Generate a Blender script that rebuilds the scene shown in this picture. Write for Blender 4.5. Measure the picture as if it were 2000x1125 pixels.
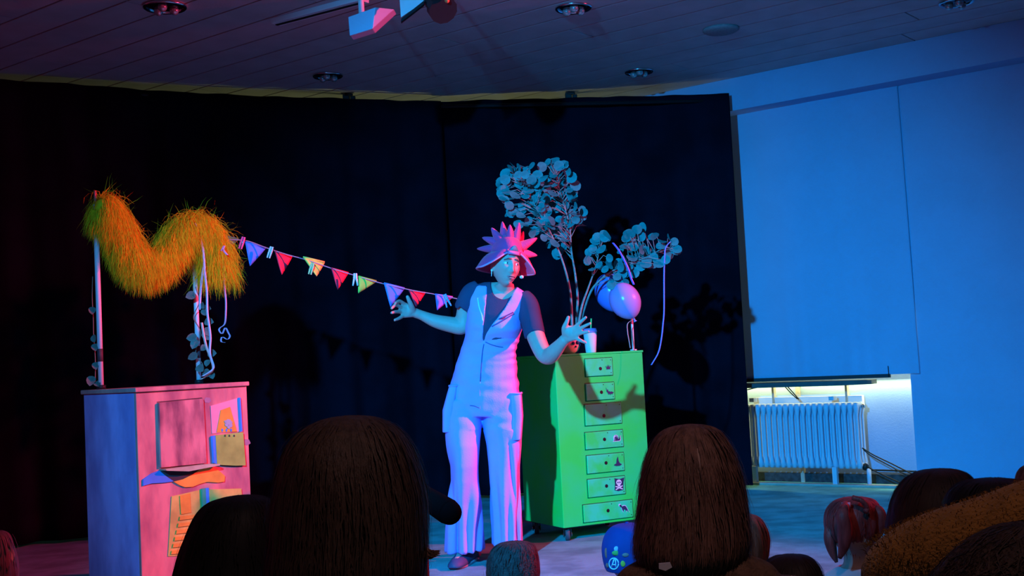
import bpy, bmesh, math, random
from mathutils import Vector, Matrix, noise
R = math.radians
rnd = random.Random(7)
for o in list(bpy.data.objects):
    bpy.data.objects.remove(o, do_unlink=True)
scn = bpy.context.scene
COL = scn.collection

# ------------------------------------------------------------------ camera
FPX, PITCH, ROLL = 2400.0, R(3.37), R(2.92)
CAM = Vector((0, 0, 1.02))
_cp, _sp, _cr, _sr = math.cos(PITCH), math.sin(PITCH), math.cos(ROLL), math.sin(ROLL)
FW = Vector((0, _cp, _sp)); UP = Vector((0, -_sp, _cp)); RT = Vector((1, 0, 0))
cam = bpy.data.cameras.new('camera'); cam.sensor_width = 36.0; cam.lens = 36.0 * FPX / 2000.0
cam.clip_start = 0.05
camo = bpy.data.objects.new('camera', cam); COL.objects.link(camo)
_r = RT * _cr - UP * _sr; _u = RT * _sr + UP * _cr
m3 = Matrix((_r, _u, -FW)).transposed()
camo.matrix_world = Matrix.Translation(CAM) @ m3.to_4x4()
scn.camera = camo

# ------------------------------------------------------------------ world, lamps, exposure
w = bpy.data.worlds.new('world'); scn.world = w; w.use_nodes = True
w.node_tree.nodes['Background'].inputs[0].default_value = (0.02, 0.02, 0.03, 1)
w.node_tree.nodes['Background'].inputs[1].default_value = 0.05
vs = scn.view_settings
vs.view_transform = 'Standard'; vs.look = 'None'; vs.exposure = 0.0; vs.gamma = 1.0
vs.use_curve_mapping = False

def spot(name, loc, target, col, power, angle, blend, radius):
    l = bpy.data.lights.new(name, 'SPOT'); l.color = col; l.energy = power
    l.spot_size = R(angle); l.spot_blend = blend; l.shadow_soft_size = radius
    o = bpy.data.objects.new(name, l); COL.objects.link(o); o.location = loc
    o.rotation_euler = (Vector(target) - Vector(loc)).to_track_quat('-Z', 'Y').to_euler()
    return o
def area(name, loc, target, col, power, sx, sy, along=None):
    l = bpy.data.lights.new(name, 'AREA'); l.shape = 'RECTANGLE'; l.size = sx; l.size_y = sy
    l.color = col; l.energy = power
    o = bpy.data.objects.new(name, l); COL.objects.link(o); o.location = loc
    z = (Vector(loc) - Vector(target)).normalized(); x = Vector(along) if along else z.cross(Vector((0, 0, 1)) if abs(z.z) < .95 else Vector((0, 1, 0)))
    x = (x - z * x.dot(z)).normalized(); y = z.cross(x)
    o.rotation_euler = Matrix((x, y, z)).transposed().to_euler()
    return o
BLUE_POS = (-1.35, 0.8, 2.62)
spot('blue_stage_spot', BLUE_POS, (0.62, 7.4, 0.5), (0.0, 0.40, 1.0), 3000, 55, 1.0, 0.05)
spot('red_stage_spot', (4.45, 5.85, 2.92), (-1.1, 5.4, 1.05), (1.0, 0.02, 0.07), 2500, 62, 0.9, 0.06)
spot('audience_fill_spot', (0.5, 0.7, 3.0), (0.5, 1.2, 0.0), (1.0, 0.60, 0.58), 42, 112, 0.5, 0.08)  # added fill on the audience heads, no known fitting there

# ------------------------------------------------------------------ pixel <-> place helpers (used while surveying the room)
def ray(px, py):
    a = px - 1000.0; b = py - 562.5
    x = _cr * a - _sr * b; y = _sr * a + _cr * b
    return FW + RT * (x / FPX) - UP * (y / FPX)
def at(px, py, Y):
    d = ray(px, py); return CAM + d * (Y / d.y)
def atz(px, py, z):
    d = ray(px, py); return CAM + d * ((z - CAM.z) / d.z)
def hit(px, py, o, n):
    d = ray(px, py); return CAM + d * ((Vector(o) - CAM).dot(n) / d.dot(n))
def proj(P):
    d = Vector(P) - CAM; zc = d.dot(FW); x = d.dot(RT) / zc * FPX; y = -d.dot(UP) / zc * FPX
    return 1000 + _cr * x + _sr * y, 562.5 - _sr * x + _cr * y

# ------------------------------------------------------------------ materials
MATS = {}
def mat(name, col, rough=0.7, var=0.0, scale=8.0, bump=0.0, bscale=60.0, metal=0.0, spec=0.3, stretch=None, col2=None, sheen=0.0, emit=None, sss=0.0):
    if name in MATS: return MATS[name]
    m = bpy.data.materials.new(name); m.use_nodes = True
    nt = m.node_tree; b = nt.nodes['Principled BSDF']
    b.inputs['Roughness'].default_value = rough; b.inputs['Metallic'].default_value = metal
    b.inputs['Specular IOR Level'].default_value = spec
    if sheen: b.inputs['Sheen Weight'].default_value = sheen
    c = (*col, 1)
    b.inputs['Base Color'].default_value = c
    tc = nt.nodes.new('ShaderNodeTexCoord'); src = tc.outputs['Object']
    if stretch:
        mp = nt.nodes.new('ShaderNodeMapping'); mp.inputs['Scale'].default_value = stretch
        nt.links.new(src, mp.inputs[0]); src = mp.outputs[0]
    if var or col2:
        n = nt.nodes.new('ShaderNodeTexNoise'); n.inputs['Scale'].default_value = scale; n.inputs['Detail'].default_value = 5
        nt.links.new(src, n.inputs['Vector'])
        rp = nt.nodes.new('ShaderNodeValToRGB'); nt.links.new(n.outputs['Fac'], rp.inputs[0])
        c2 = col2 if col2 else tuple(max(0, x * (1 - var)) for x in col)
        rp.color_ramp.elements[0].position = 0.36; rp.color_ramp.elements[0].color = (*c2, 1)
        rp.color_ramp.elements[1].position = 0.62; rp.color_ramp.elements[1].color = c
        nt.links.new(rp.outputs[0], b.inputs['Base Color'])
    if bump:
        n2 = nt.nodes.new('ShaderNodeTexNoise'); n2.inputs['Scale'].default_value = bscale; n2.inputs['Detail'].default_value = 4
        nt.links.new(src, n2.inputs['Vector'])
        bp = nt.nodes.new('ShaderNodeBump'); bp.inputs['Strength'].default_value = bump; bp.inputs['Distance'].default_value = 0.01
        nt.links.new(n2.outputs['Fac'], bp.inputs['Height']); nt.links.new(bp.outputs[0], b.inputs['Normal'])
    if emit:
        b.inputs['Emission Color'].default_value = (*emit[0], 1); b.inputs['Emission Strength'].default_value = emit[1]
    MATS[name] = m; return m

# ------------------------------------------------------------------ mesh helpers
class MB:
    def __init__(s): s.v = []; s.f = []
    def add(s, vs, fs):
        k = len(s.v); s.v += [Vector(p) for p in vs]; s.f += [tuple(i + k for i in f) for f in fs]; return s
    def box(s, c, size, M=None):
        c = Vector(c); hx, hy, hz = (x / 2 for x in size); M = M or Matrix.Identity(3)
        vs = [c + M @ Vector((x * hx, y * hy, z * hz)) for z in (-1, 1) for y in (-1, 1) for x in (-1, 1)]
        return s.add(vs, [(0, 2, 3, 1), (4, 5, 7, 6), (0, 1, 5, 4), (2, 6, 7, 3), (0, 4, 6, 2), (1, 3, 7, 5)])
    def loft(s, rings, cap=True):
        n = len(rings[0]); vs = [p for r in rings for p in r]; fs = []
        for i in range(len(rings) - 1):
            for j in range(n):
                a = i * n + j; b = i * n + (j + 1) % n
                fs.append((a, b, b + n, a + n))
        if cap:
            fs.append(tuple(range(n - 1, -1, -1))); k = (len(rings) - 1) * n; fs.append(tuple(range(k, k + n)))
        return s.add(vs, fs)
    def tube(s, pts, r, n=8, cap=True, flat=None):
        pts = [Vector(p) for p in pts]; L = len(pts); rr = r if isinstance(r, (list, tuple)) else [r] * L
        prev = None; rings = []
        for i, p in enumerate(pts):
            t = (pts[min(i + 1, L - 1)] - pts[max(i - 1, 0)])
            t = t.normalized() if t.length > 1e-9 else Vector((0, 0, 1))
            if prev is None:
                a = Vector((0, 0, 1)) if abs(t.z) < 0.9 else Vector((1, 0, 0)); x = t.cross(a).normalized()
            else: x = (prev - t * prev.dot(t)).normalized()
            prev = x; y = t.cross(x)
            fy = flat if flat else 1.0
            rings.append([p + x * (math.cos(2 * math.pi * k / n) * rr[i]) + y * (math.sin(2 * math.pi * k / n) * rr[i] * fy) for k in range(n)])
        return s.loft(rings, cap)
    def ball(s, c, rx, ry=None, rz=None, nu=16, nv=10, M=None):
        ry = ry or rx; rz = rz or rx; c = Vector(c); M = M or Matrix.Identity(3)
        rings = []
        for i in range(nv + 1):
            a = math.pi * (i / nv) ; a = min(max(a, 0.03), math.pi - 0.03)
            rings.append([c + M @ Vector((rx * math.sin(a) * math.cos(2 * math.pi * k / nu), ry * math.sin(a) * math.sin(2 * math.pi * k / nu), -rz * math.cos(a))) for k in range(nu)])
        return s.loft(rings)
    def prism(s, pts, d):            # polygon (3D points) pushed along d, at real thickness
        d = Vector(d); n = len(pts); vs = [Vector(p) for p in pts] + [Vector(p) + d for p in pts]
        fs = [tuple(range(n - 1, -1, -1)), tuple(range(n, 2 * n))] + [(i, (i + 1) % n, (i + 1) % n + n, i + n) for i in range(n)]
        return s.add(vs, fs)
    def ribbon(s, pts, wd, side):    # flat blade with given half-widths
        k = len(s.v); n = len(pts)
        for p, wi in zip(pts, wd):
            s.v.append(Vector(p) - side * wi); s.v.append(Vector(p) + side * wi)
        for i in range(n - 1): s.f.append((k + 2 * i, k + 2 * i + 1, k + 2 * i + 3, k + 2 * i + 2))
        return s
def ring(c, ax, ay, n=24, pw=2.0):
    c = Vector(c); ax = Vector(ax); ay = Vector(ay); out = []
    for k in range(n):
        t = 2 * math.pi * k / n; ct, st = math.cos(t), math.sin(t)
        e = 2.0 / pw
        out.append(c + ax * math.copysign(abs(ct) ** e, ct) + ay * math.copysign(abs(st) ** e, st))
    return out
def spl(pts, m=6):                    # Catmull-Rom through points
    pts = [Vector(p) for p in pts]; out = []
    P = [pts[0] * 2 - pts[1]] + pts + [pts[-1] * 2 - pts[-2]]
    for i in range(1, len(P) - 2):
        for k in range(m):
            t = k / m; a, b, c, d = P[i - 1], P[i], P[i + 1], P[i + 2]
            out.append(0.5 * ((2 * b) + (c - a) * t + (2 * a - 5 * b + 4 * c - d) * t * t + (3 * b - a - 3 * c + d) * t ** 3))
    out.append(pts[-1]); return out
def splr(vals, m=6):
    return [v.x for v in spl([(v, 0, 0) for v in vals], m)]

ORG = {}
def finish(o, me, name, material, parent, loc):
    pass
def mesh_of(mb, name):
    me = bpy.data.meshes.new(name); me.from_pydata([tuple(v) for v in mb.v], [], mb.f)
    bm = bmesh.new(); bm.from_mesh(me); bmesh.ops.recalc_face_normals(bm, faces=bm.faces); bm.to_mesh(me); bm.free()
    return me
def obj(name, mb, material, parent=None, smooth=True, bevel=0.0, kind=None, label=None, cat=None, group=None, solid=0.0, recalc=True, loc=None):
    """mb: MB or mesh in world coordinates -> ONE mesh object, origin at its base (or its thing's base)"""
    if isinstance(mb, MB):
        if recalc: me = mesh_of(mb, name)
        else:
            me = bpy.data.meshes.new(name); me.from_pydata([tuple(v) for v in mb.v], [], mb.f)
    else: me = mb
    if parent is not None: base = ORG[parent.name]
    elif loc is not None: base = Vector(loc)
    else:
        xs = [v.co for v in me.vertices]
        lo = Vector((min(v.x for v in xs), min(v.y for v in xs), min(v.z for v in xs)))
        hi = Vector((max(v.x for v in xs), max(v.y for v in xs), max(v.z for v in xs)))
        base = Vector(((lo.x + hi.x) / 2, (lo.y + hi.y) / 2, lo.z))
    me.transform(Matrix.Translation(-base))
    if material: me.materials.append(material)
    if smooth:
        for p in me.polygons: p.use_smooth = True
    o = bpy.data.objects.new(name, me); COL.objects.link(o)
    if parent is not None: o.parent = parent
    else: o.location = base
    ORG[o.name] = base
    if bevel:
        b = o.modifiers.new('bevel', 'BEVEL'); b.width = bevel; b.segments = 2; b.limit_method = 'ANGLE'
    if solid:
        b = o.modifiers.new('solid', 'SOLIDIFY'); b.thickness = solid; b.offset = 0
    if kind: o['kind'] = kind
    if label: o['label'] = label
    if cat: o['category'] = cat
    if group: o['group'] = group
    return o
def thing(name, loc, label, cat, group=None):
    o = bpy.data.objects.new(name, None); COL.objects.link(o); o.location = loc; o.empty_display_size = 0.05
    ORG[o.name] = Vector(loc); o['label'] = label; o['category'] = cat
    if group: o['group'] = group
    return o
WORK = bpy.data.scenes.new('workbench')      # scratch scene, so that shaping one body does not re-evaluate the whole place
def remesh(mb, vox, smooth_it=3):
    me = mesh_of(mb, 'tmp'); o = bpy.data.objects.new('tmp', me); WORK.collection.objects.link(o)
    md = o.modifiers.new('r', 'REMESH'); md.mode = 'VOXEL'; md.voxel_size = vox; md.adaptivity = 0
    if smooth_it:
        sm = o.modifiers.new('s', 'SMOOTH'); sm.factor = 0.5; sm.iterations = smooth_it
    vl = WORK.view_layers[0]; vl.update(); dg = vl.depsgraph
    new = bpy.data.meshes.new_from_object(o.evaluated_get(dg))
    bpy.data.objects.remove(o, do_unlink=True); bpy.data.meshes.remove(me)
    return new
def cut(me, test, it=6):
    bm = bmesh.new(); bm.from_mesh(me); bm.normal_update()
    kill = [f for f in bm.faces if test(f.calc_center_median(), f.normal)]
    bmesh.ops.delete(bm, geom=kill, context='FACES')
    # relax the cut edges
    for _ in range(it):
        new = {}
        for v in bm.verts:
            be = [e for e in v.link_edges if len(e.link_faces) == 1]
            if len(be) == 2:
                q = [e.other_vert(v).co for e in be]; new[v] = v.co * 0.5 + (q[0] + q[1]) * 0.25
        for v, c in new.items(): v.co = c
    bm.to_mesh(me); bm.free(); return me
def inpoly(x, y, P):
    c = False; n = len(P); j = n - 1
    for i in range(n):
        xi, yi = P[i]; xj, yj = P[j]
        if (yi > y) != (yj > y) and x < (xj - xi) * (y - yi) / (yj - yi) + xi: c = not c
        j = i
    return c
def lerp_tab(tab, y):
    if y <= tab[0][0]: return tab[0][1]
    for (a, b), (c, d) in zip(tab, tab[1:]):
        if y <= c: return b + (d - b) * (y - a) / (c - a)
    return tab[-1][1]

# ------------------------------------------------------------------ the room
ZC = 3.045                                     # ceiling height
WP = Vector((2.159, 9.018, 0)); WU = Vector((0.784, -0.621, 0)).normalized(); WN = Vector((-WU.y * -1 * -1, 0, 0))
WN = Vector((WU.y, -WU.x, 0)).normalized()     # from the window wall into the room
if WN.y > 0: WN = -WN
def W(s, t, z): return WP + WU * s + WN * t + Vector((0, 0, z))
MW = Matrix((WU, WN, Vector((0, 0, 1)))).transposed()
def wbox(mb, s0, s1, t0, t1, z0, z1):
    return mb.box(W((s0 + s1) / 2, (t0 + t1) / 2, (z0 + z1) / 2), (s1 - s0, t1 - t0, z1 - z0), MW)
def wall_s(px, py, t=0.0):
    P = hit(px, py, W(0, t, 0), WN); return (P - WP).dot(WU), P.z
S0, S1, T1 = -5.4, 6.6, 11.0

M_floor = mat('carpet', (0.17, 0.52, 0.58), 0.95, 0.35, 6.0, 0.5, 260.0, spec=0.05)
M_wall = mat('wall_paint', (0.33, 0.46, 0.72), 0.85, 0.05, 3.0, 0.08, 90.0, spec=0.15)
M_ceil = mat('ceiling_board', (0.58, 0.50, 0.54), 0.7, 0.12, 5.0, 0.1, 60.0, spec=0.2, stretch=(1, 1, 1))
M_dark = mat('dark_gap', (0.03, 0.03, 0.035), 0.9)
M_rear = mat('rear_wall_paint', (0.16, 0.13, 0.13), 0.9, 0.1, 2.0)
M_white = mat('white_gloss', (0.80, 0.78, 0.84), 0.35, 0.05, 10.0)
M_black = mat('black_metal', (0.012, 0.012, 0.014), 0.5)
M_chrome = mat('chrome', (0.7, 0.7, 0.72), 0.18, metal=1.0)
M_trim = mat('beige_trim', (0.50, 0.46, 0.42), 0.7, 0.15, 20.0)

mb = MB(); wbox(mb, S0, S1, -0.4, T1, -0.1, 0.0)
obj('floor', mb, M_floor, smooth=False, kind='structure', label='grey carpet floor lit blue by the stage lights')
mb = MB(); wbox(mb, S0 - 0.1, S1 + 0.1, -0.4, T1 + 0.1, ZC + 0.012, ZC + 0.1)
ceil = obj('ceiling', mb, M_dark, smooth=False, kind='structure', label='boarded ceiling above the stage')
# ceiling boards, one by one, running along the window wall
bw = 0.257; nb = int((T1 - 0.2) / bw)
brd = None
for i in range(nb + 1):
    t0 = 0.2 + i * bw; t1 = min(t0 + bw - 0.012, T1)
    if t1 - t0 < 0.05: continue
    cuts = sorted([S0, S0 + 2.2 + (i * 1.37) % 3.4, S0 + 6.4 + (i * 1.71) % 3.2, S1])
    for a, b in zip(cuts, cuts[1:]):
        mb = MB(); wbox(mb, a + 0.004, b - 0.004, t0, t1, ZC, ZC + 0.014)
        obj('board', mb, M_ceil, ceil, smooth=False, bevel=0.003)

# window wall: niche for the radiator, window recess with the blind, soffit above
sL, _ = wall_s(1300, 745); sJ, zS = wall_s(1779, 745); sSeam, _ = wall_s(1786, 560); zSoff = 2.80
NB = -0.20                                      # niche back
mb = MB()
wbox(mb, S0, S1, -0.36, NB, 0, ZC)              # back of recess
wbox(mb, sJ, sSeam, NB, 0.0, 0, zSoff)          # pier beside the niche
wbox(mb, sSeam + 0.004, S1, NB, 0.012, 0, zSoff)      # wall panel further right
wbox(mb, S0, sL - 1.2, NB, 0.0, 0, zSoff)
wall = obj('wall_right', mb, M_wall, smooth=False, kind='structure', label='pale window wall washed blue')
mb = MB(); wbox(mb, S0, S1, NB, 0.2, zSoff, ZC)
obj('trim_1', mb, M_wall, smooth=False, kind='structure', label='boxed soffit running above the window wall')
mb = MB(); wbox(mb, S0 - 0.1, S0, -0.4, T1, 0, ZC)
obj('wall_left', mb, M_wall, smooth=False, kind='structure')
mb = MB(); wbox(mb, S0, S1, T1, T1 + 0.1, 0, ZC)
obj('wall_rear', mb, M_rear, smooth=False, kind='structure')
mb = MB(); wbox(mb, S1, S1 + 0.1, -0.4, T1, 0, ZC)
obj('wall_side', mb, M_rear, smooth=False, kind='structure')
# floor strip and dark trench below the radiator
mb = MB(); wbox(mb, sL - 1.2, sJ + 0.0, 0.0, 0.07, 0.0, 0.018)
obj('baseboard_right', mb, M_trim, smooth=False, kind='structure', bevel=0.003, label='beige floor strip in front of the radiator')
mb = MB(); wbox(mb, sL - 1.2, sJ, NB, NB + 0.02, 0.0, 0.07)
obj('baseboard_niche', mb, mat('dark_skirting', (0.05, 0.06, 0.08), 0.8, 0.5, 30.0), smooth=False, kind='structure', bevel=0.003)

# daylight reaching the niche from the window behind the blind and from the window behind the curtain
area('daylight_beside_sill', W(wall_s(1725, 735)[0], -0.10, 1.25), W(wall_s(1725, 735)[0] + 0.05, -0.10, 0.2), (1.0, 0.95, 0.45), 8.0, 0.3, 0.12, along=WU)
area('daylight_behind_curtain', W(-1.5, 0.04, 0.66), W(1.0, -0.2, 0.66), (1.0, 0.97, 0.40), 10.0, 0.12, 0.12)
area('daylight_down_the_wall', W(-0.05, NB + 0.05, 0.745), W(-0.05, NB + 0.02, 0.2), (1.0, 0.98, 0.38), 4.5, 2.0, 0.04, along=WU)
area('glow_behind_curtain', W(-2.3, 1.2, 0.25), W(-2.2, 1.25, 3.0), (0.85, 1.0, 0.38), 9.0, 0.3, 0.3)

# window behind the blind
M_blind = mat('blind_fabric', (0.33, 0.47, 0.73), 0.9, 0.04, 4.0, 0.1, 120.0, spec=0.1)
sBl, _ = wall_s(1438, 500); sBr = sSeam - 0.006
zB = wall_s(1560, 745)[1]
mb = MB(); wbox(mb, sL - 0.6, sJ - 0.02, NB, NB + 0.02, zB + 0.1, zSoff)
wn = obj('window_1', mb, mat('window_glass', (0.25, 0.27, 0.28), 0.1, spec=0.6), smooth=False, kind='structure')
mb = MB()
for s in (sL - 0.6, sBl, (sBl + sBr) / 2, sBr):
    wbox(mb, s - 0.03, s + 0.03, NB + 0.02, NB + 0.06, zB + 0.1, zSoff)
obj('window_frame', mb, M_white, wn, smooth=False, bevel=0.003)
# reveal post at the left of the blind
mb = MB(); wbox(mb, sBl - 0.10, sBl - 0.012, -0.06, 0.0, zB + 0.02, zSoff)
obj('trim_2', mb, mat('grey_post', (0.42, 0.36, 0.34), 0.8, 0.15, 8.0), smooth=False, kind='structure')
# roller blind: softly rippled cloth, real thickness
bl = thing('roller_blind', W((sBl + sBr) / 2, 0.03, zB), 'tall plain roller blind pulled down over the window', 'blind')
mb = MB(); nx, nz = 60, 40; vs = []
for k in (0, 1):
    for j in range(nz + 1):
        for i in range(nx + 1):
            s = sBl + (sBr - sBl) * i / nx; q = j / nz; z = zB + 0.03 + (zSoff - zB - 0.03) * q
            rip = 0.006 * math.sin(i * 0.9 + 2 * math.sin(i * .3)) * math.exp(-q * 5) + 0.003 * math.sin(i * .35 + q * 3)
            lean = (q - 0.5) * -0.02 * (1 if i == 0 else 1)
            vs.append(W(s + lean, 0.02 + rip - k * 0.003, z))
N1 = (nx + 1) * (nz + 1); fs = []
for j in range(nz):
    for i in range(nx):
        a = j * (nx + 1) + i; fs.append((a, a + 1, a + nx + 2, a + nx + 1)); fs.append((a + N1, a + nx + 1 + N1, a + nx + 2 + N1, a + 1 + N1))
for j in range(nz):
    for i in (0, nx):
        a = j * (nx + 1) + i; fs.append((a, a + nx + 1, a + nx + 1 + N1, a + N1))
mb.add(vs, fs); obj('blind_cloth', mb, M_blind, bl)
mb = MB(); wbox(mb, sBl, wall_s(1742, 742)[0], 0.012, 0.03, zB + 0.008, zB + 0.034); obj('bottom_bar', mb, mat('dark_bar', (0.04, 0.04, 0.05), 0.6), bl, smooth=False, bevel=0.002)
mb = MB(); mb.tube([W(wall_s(1740, 742)[0], 0.035, zB + 0.01), W(wall_s(1740, 742)[0], 0.035, zB + 0.09)], 0.0025, 6); obj('pull_cord', mb, M_black, bl)
# sill board with a slanted right end
sA, sB2, sC2 = sL - 1.0, wall_s(1655, 752)[0], wall_s(1702, 744)[0]
poly = [W(sA, NB + .10, zB - 0.035), W(sC2, NB + .10, zB - 0.035), W(sC2, 0.0, zB - 0.035), W(sB2, 0.13, zB - 0.035), W(sA, 0.13, zB - 0.035)]
mb = MB(); mb.prism(poly, (0, 0, 0.032))
sill = obj('window_sill', mb, mat('sill_shaded', (0.10, 0.11, 0.12), 0.5, 0.2, 12.0), smooth=False, bevel=0.003, kind='structure', label='window sill above the radiator, underside shade in its dark colour')  # shade of the sill's underside is put into its dark colour
# brackets under the sill
for px in (1497, 1641):
    s, _ = wall_s(px, 765)
    mb = MB(); wbox(mb, s - 0.008, s + 0.008, -0.14, -0.10, 0.42, zB - 0.036)
    obj('sill_bracket', mb, mat('grey_steel', (0.35, 0.33, 0.3), 0.5), sill, smooth=False)
s, _ = wall_s(1537, 765); mb = MB(); wbox(mb, s - 0.014, s + 0.014, NB, NB + 0.03, 0.0, zB - 0.036)
obj('trim_3', mb, M_trim, smooth=False, kind='structure', label='upright strip on the wall behind the radiator')

# ------------------------------------------------------------------ radiator
rs0, rzt = wall_s(1441, 786, 0.03); rs1, _ = wall_s(1676, 781, 0.03); _, rzb = wall_s(1560, 919, 0.03)
nsec = 21; pitch = (rs1 - rs0) / nsec
ROOT = W((rs0 + rs1) / 2, -0.03, 0)
rad = thing('radiator', ROOT, 'white column radiator below the window sill', 'radiator')
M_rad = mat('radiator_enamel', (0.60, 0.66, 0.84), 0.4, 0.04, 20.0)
mb = MB()
def stadium_section(mb, s):
    hw = pitch * 0.25
    for t in (0.022, -0.03, -0.08):
        pts = [(rzb + 0.035), rzb + 0.09, rzt - 0.09, rzt - 0.035]
        mb.tube([W(s, t, z) for z in (rzb + 0.02, rzb + 0.06, rzb + 0.11, rzt - 0.11, rzt - 0.06, rzt - 0.02)], [pitch * .40, pitch * .46, hw, hw, pitch * .46, pitch * .40], 8)
    for z in (rzb + 0.04, rzt - 0.04):
        mb.tube([W(s, 0.035, z), W(s, 0.02, z), W(s, -0.08, z), W(s, -0.095, z)], [pitch * .3, pitch * .5, pitch * .5, pitch * .3], 10)
stadium_section(mb, rs0 + pitch * 0.5)
first = obj('section', mb, M_rad, rad)
for i in range(1, nsec):
    c = first.copy(); COL.objects.link(c); c.parent = rad; c.location = first.location + WU * pitch * i
for s in (rs0 + pitch * 2.5, rs1 - pitch * 4.5):
    mb = MB(); wbox(mb, s - 0.017, s + 0.017, 0.02, 0.055, 0.0, rzb + 0.03); obj('leg', mb, M_rad, rad, smooth=False, bevel=0.003)
    mb = MB(); wbox(mb, s - 0.02, s + 0.02, -0.03, 0.03, rzt, rzt + 0.03); obj('lug', mb, M_rad, rad, smooth=False, bevel=0.004)
mb = MB(); mb.tube([W(rs1, -0.03, rzt - 0.045), W(rs1 + 0.02, -0.03, rzt - 0.045)], 0.016, 10); obj('vent_plug', mb, M_chrome, rad)
vs_, vz = wall_s(1690, 912, 0.03)
mb = MB(); mb.tube([W(rs1 - 0.01, 0.0, rzb + 0.03), W(vs_ - 0.01, 0.0, rzb + 0.03)], 0.018, 10); mb.ball(W(vs_ - .012, 0.0, rzb + 0.03), 0.026, nu=12, nv=8)
obj('valve', mb, M_black, rad)
mb = MB(); mb.tube([W(vs_ + 0.012, 0.0, 0.0), W(vs_ + 0.012, 0.0, rzb + 0.02)], 0.016, 10); obj('feed_pipe', mb, M_rad, rad)
mb = MB(); wbox(mb, rs0 + 0.06, rs1 - 0.03, -0.15, -0.11, rzt - 0.05, rzt + 0.025); obj('back_panel', mb, M_white, rad, smooth=False)
# cables
def cable(pxs, ts, r, label):
    pts = [hit(x, y, W(0, t, 0), WN) for (x, y), t in zip(pxs, ts)]
    mb = MB(); mb.tube(spl(pts, 6), r, 6)
    return obj('cable', mb, M_black, label=label, cat='cable')
cable([(1432, 764), (1455, 762), (1478, 757), (1500, 754)], [0.03] * 4, 0.0045, 'thin black cable drooping under the left end of the sill')
cable([(1533, 755), (1545, 768), (1557, 779)], [0.0, .02, .03], 0.004, 'black cable slanting from the sill onto the radiator top')
cable([(1538, 755), (1550, 768), (1560, 780)], [0.0, .02, .03], 0.004, 'second thin black cable crossing behind the slanting one')
cable([(1684, 875), (1705, 888), (1740, 905), (1770, 920), (1800, 933)], [.04, .03, .04, .06, .08], 0.005, 'upper black cable running from the radiator end along the niche')
cable([(1686, 878), (1700, 889), (1735, 908), (1760, 923), (1785, 932)], [.03, .02, .03, .05, .07], 0.004, 'lower twin of the black cable leaving the radiator end')
cable([(1690, 905), (1700, 915), (1730, 930), (1765, 946)], [.05, .05, .06, .09], 0.005, 'black cable looping from the radiator valve to the floor')
cable([(1700, 918), (1740, 919), (1790, 921)], [-.1, -.1, -.1], 0.007, 'straight black pipe-like cable along the niche bottom')

# ------------------------------------------------------------------ backdrop curtains
M_cur = mat('black_molton', (0.0055, 0.0068, 0.0170), 0.95, 0.4, 3.0, 0.3, 220.0, spec=0.03)
cpts = [at(-420, 138, 7.25), at(0, 155, 7.8), at(430, 184, 8.5), at(860, 198, 9.12)]
def curtain(name, top, label, hem, seed):
    # cloth hanging in shallow folds from a top line
    path = spl(top, 60); L = [0.0]
    for a, b in zip(path, path[1:]): L.append(L[-1] + (b - a).length)
    nz = 24; vs = []; n = len(path)
    for j in range(nz + 1):
        q = j / nz
        for i, p in enumerate(path):
            d = path[min(i + 1, n - 1)] - path[max(i - 1, 0)]; d.z = 0; d.normalize(); nn = Vector((d.y, -d.x, 0))
            amp = 0.012 + 0.028 * (1 - q)
            off = amp * (math.sin(L[i] * 17 + seed) + 0.6 * math.sin(L[i] * 7.3 + 2 * seed + q) + .4 * math.sin(L[i] * 31 + q * 2))
            z = hem + (p.z - hem) * q
            vs.append(Vector((p.x, p.y, z)) + nn * off)
    fs = [(j * n + i, j * n + i + 1, (j + 1) * n + i + 1, (j + 1) * n + i) for j in range(nz) for i in range(n - 1)]
    mb = MB(); mb.add(vs, fs)
    return obj(name, mb, M_cur, solid=0.006, label=label, cat='curtain', group='black stage backdrop')
curtain('backdrop_curtain', cpts, 'wide black backdrop curtain behind the furry pole frame', 0.02, 0.3)
rt = [at(846, 199, 9.19), at(1000, 194, 9.22), at(1200, 189, 9.22), at(1424, 183, 9.03)]
curtain('backdrop_curtain', rt, 'black backdrop curtain behind the leafy branches, ending at the window', 0.03, 1.9)
# stand tubes carrying them
st = thing('backdrop_stand', (rt[0].x, rt[0].y + 0.12, 0), 'black telescopic backdrop stand, clamp knobs above the curtain edge', 'stand')
for px, py, Y in ((683, 192, 8.98), (1115, 189, 9.32)):
    p = at(px, py, Y)
    mb = MB(); mb.tube([(p.x, p.y + .03, 0.0), (p.x, p.y + .03, p.z - 0.02)], 0.016, 10); obj('upright', mb, M_black, st)
    mb = MB(); mb.box((p.x - .02, p.y - 0.03, p.z), (0.05, 0.05, 0.045)); mb.box((p.x + .028, p.y - 0.03, p.z - .006), (0.035, 0.04, 0.028)); mb.tube([(p.x - .03, p.y - .05, p.z + .02), (p.x + .03, p.y - .05, p.z + .012)], 0.012, 8)
    obj('clamp_knob', mb, M_black, st, smooth=False, bevel=0.006)
mb = MB(); mb.tube([cpts[0] + Vector((.0, .05, -.03)), cpts[1] + Vector((0, .05, -.03)), cpts[2] + Vector((0, .05, -.03)), cpts[3] + Vector((0, .05, -.03)), rt[3] + Vector((-.02, .05, -.04))], 0.014, 8); obj('crossbar', mb, M_black, st)

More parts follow.
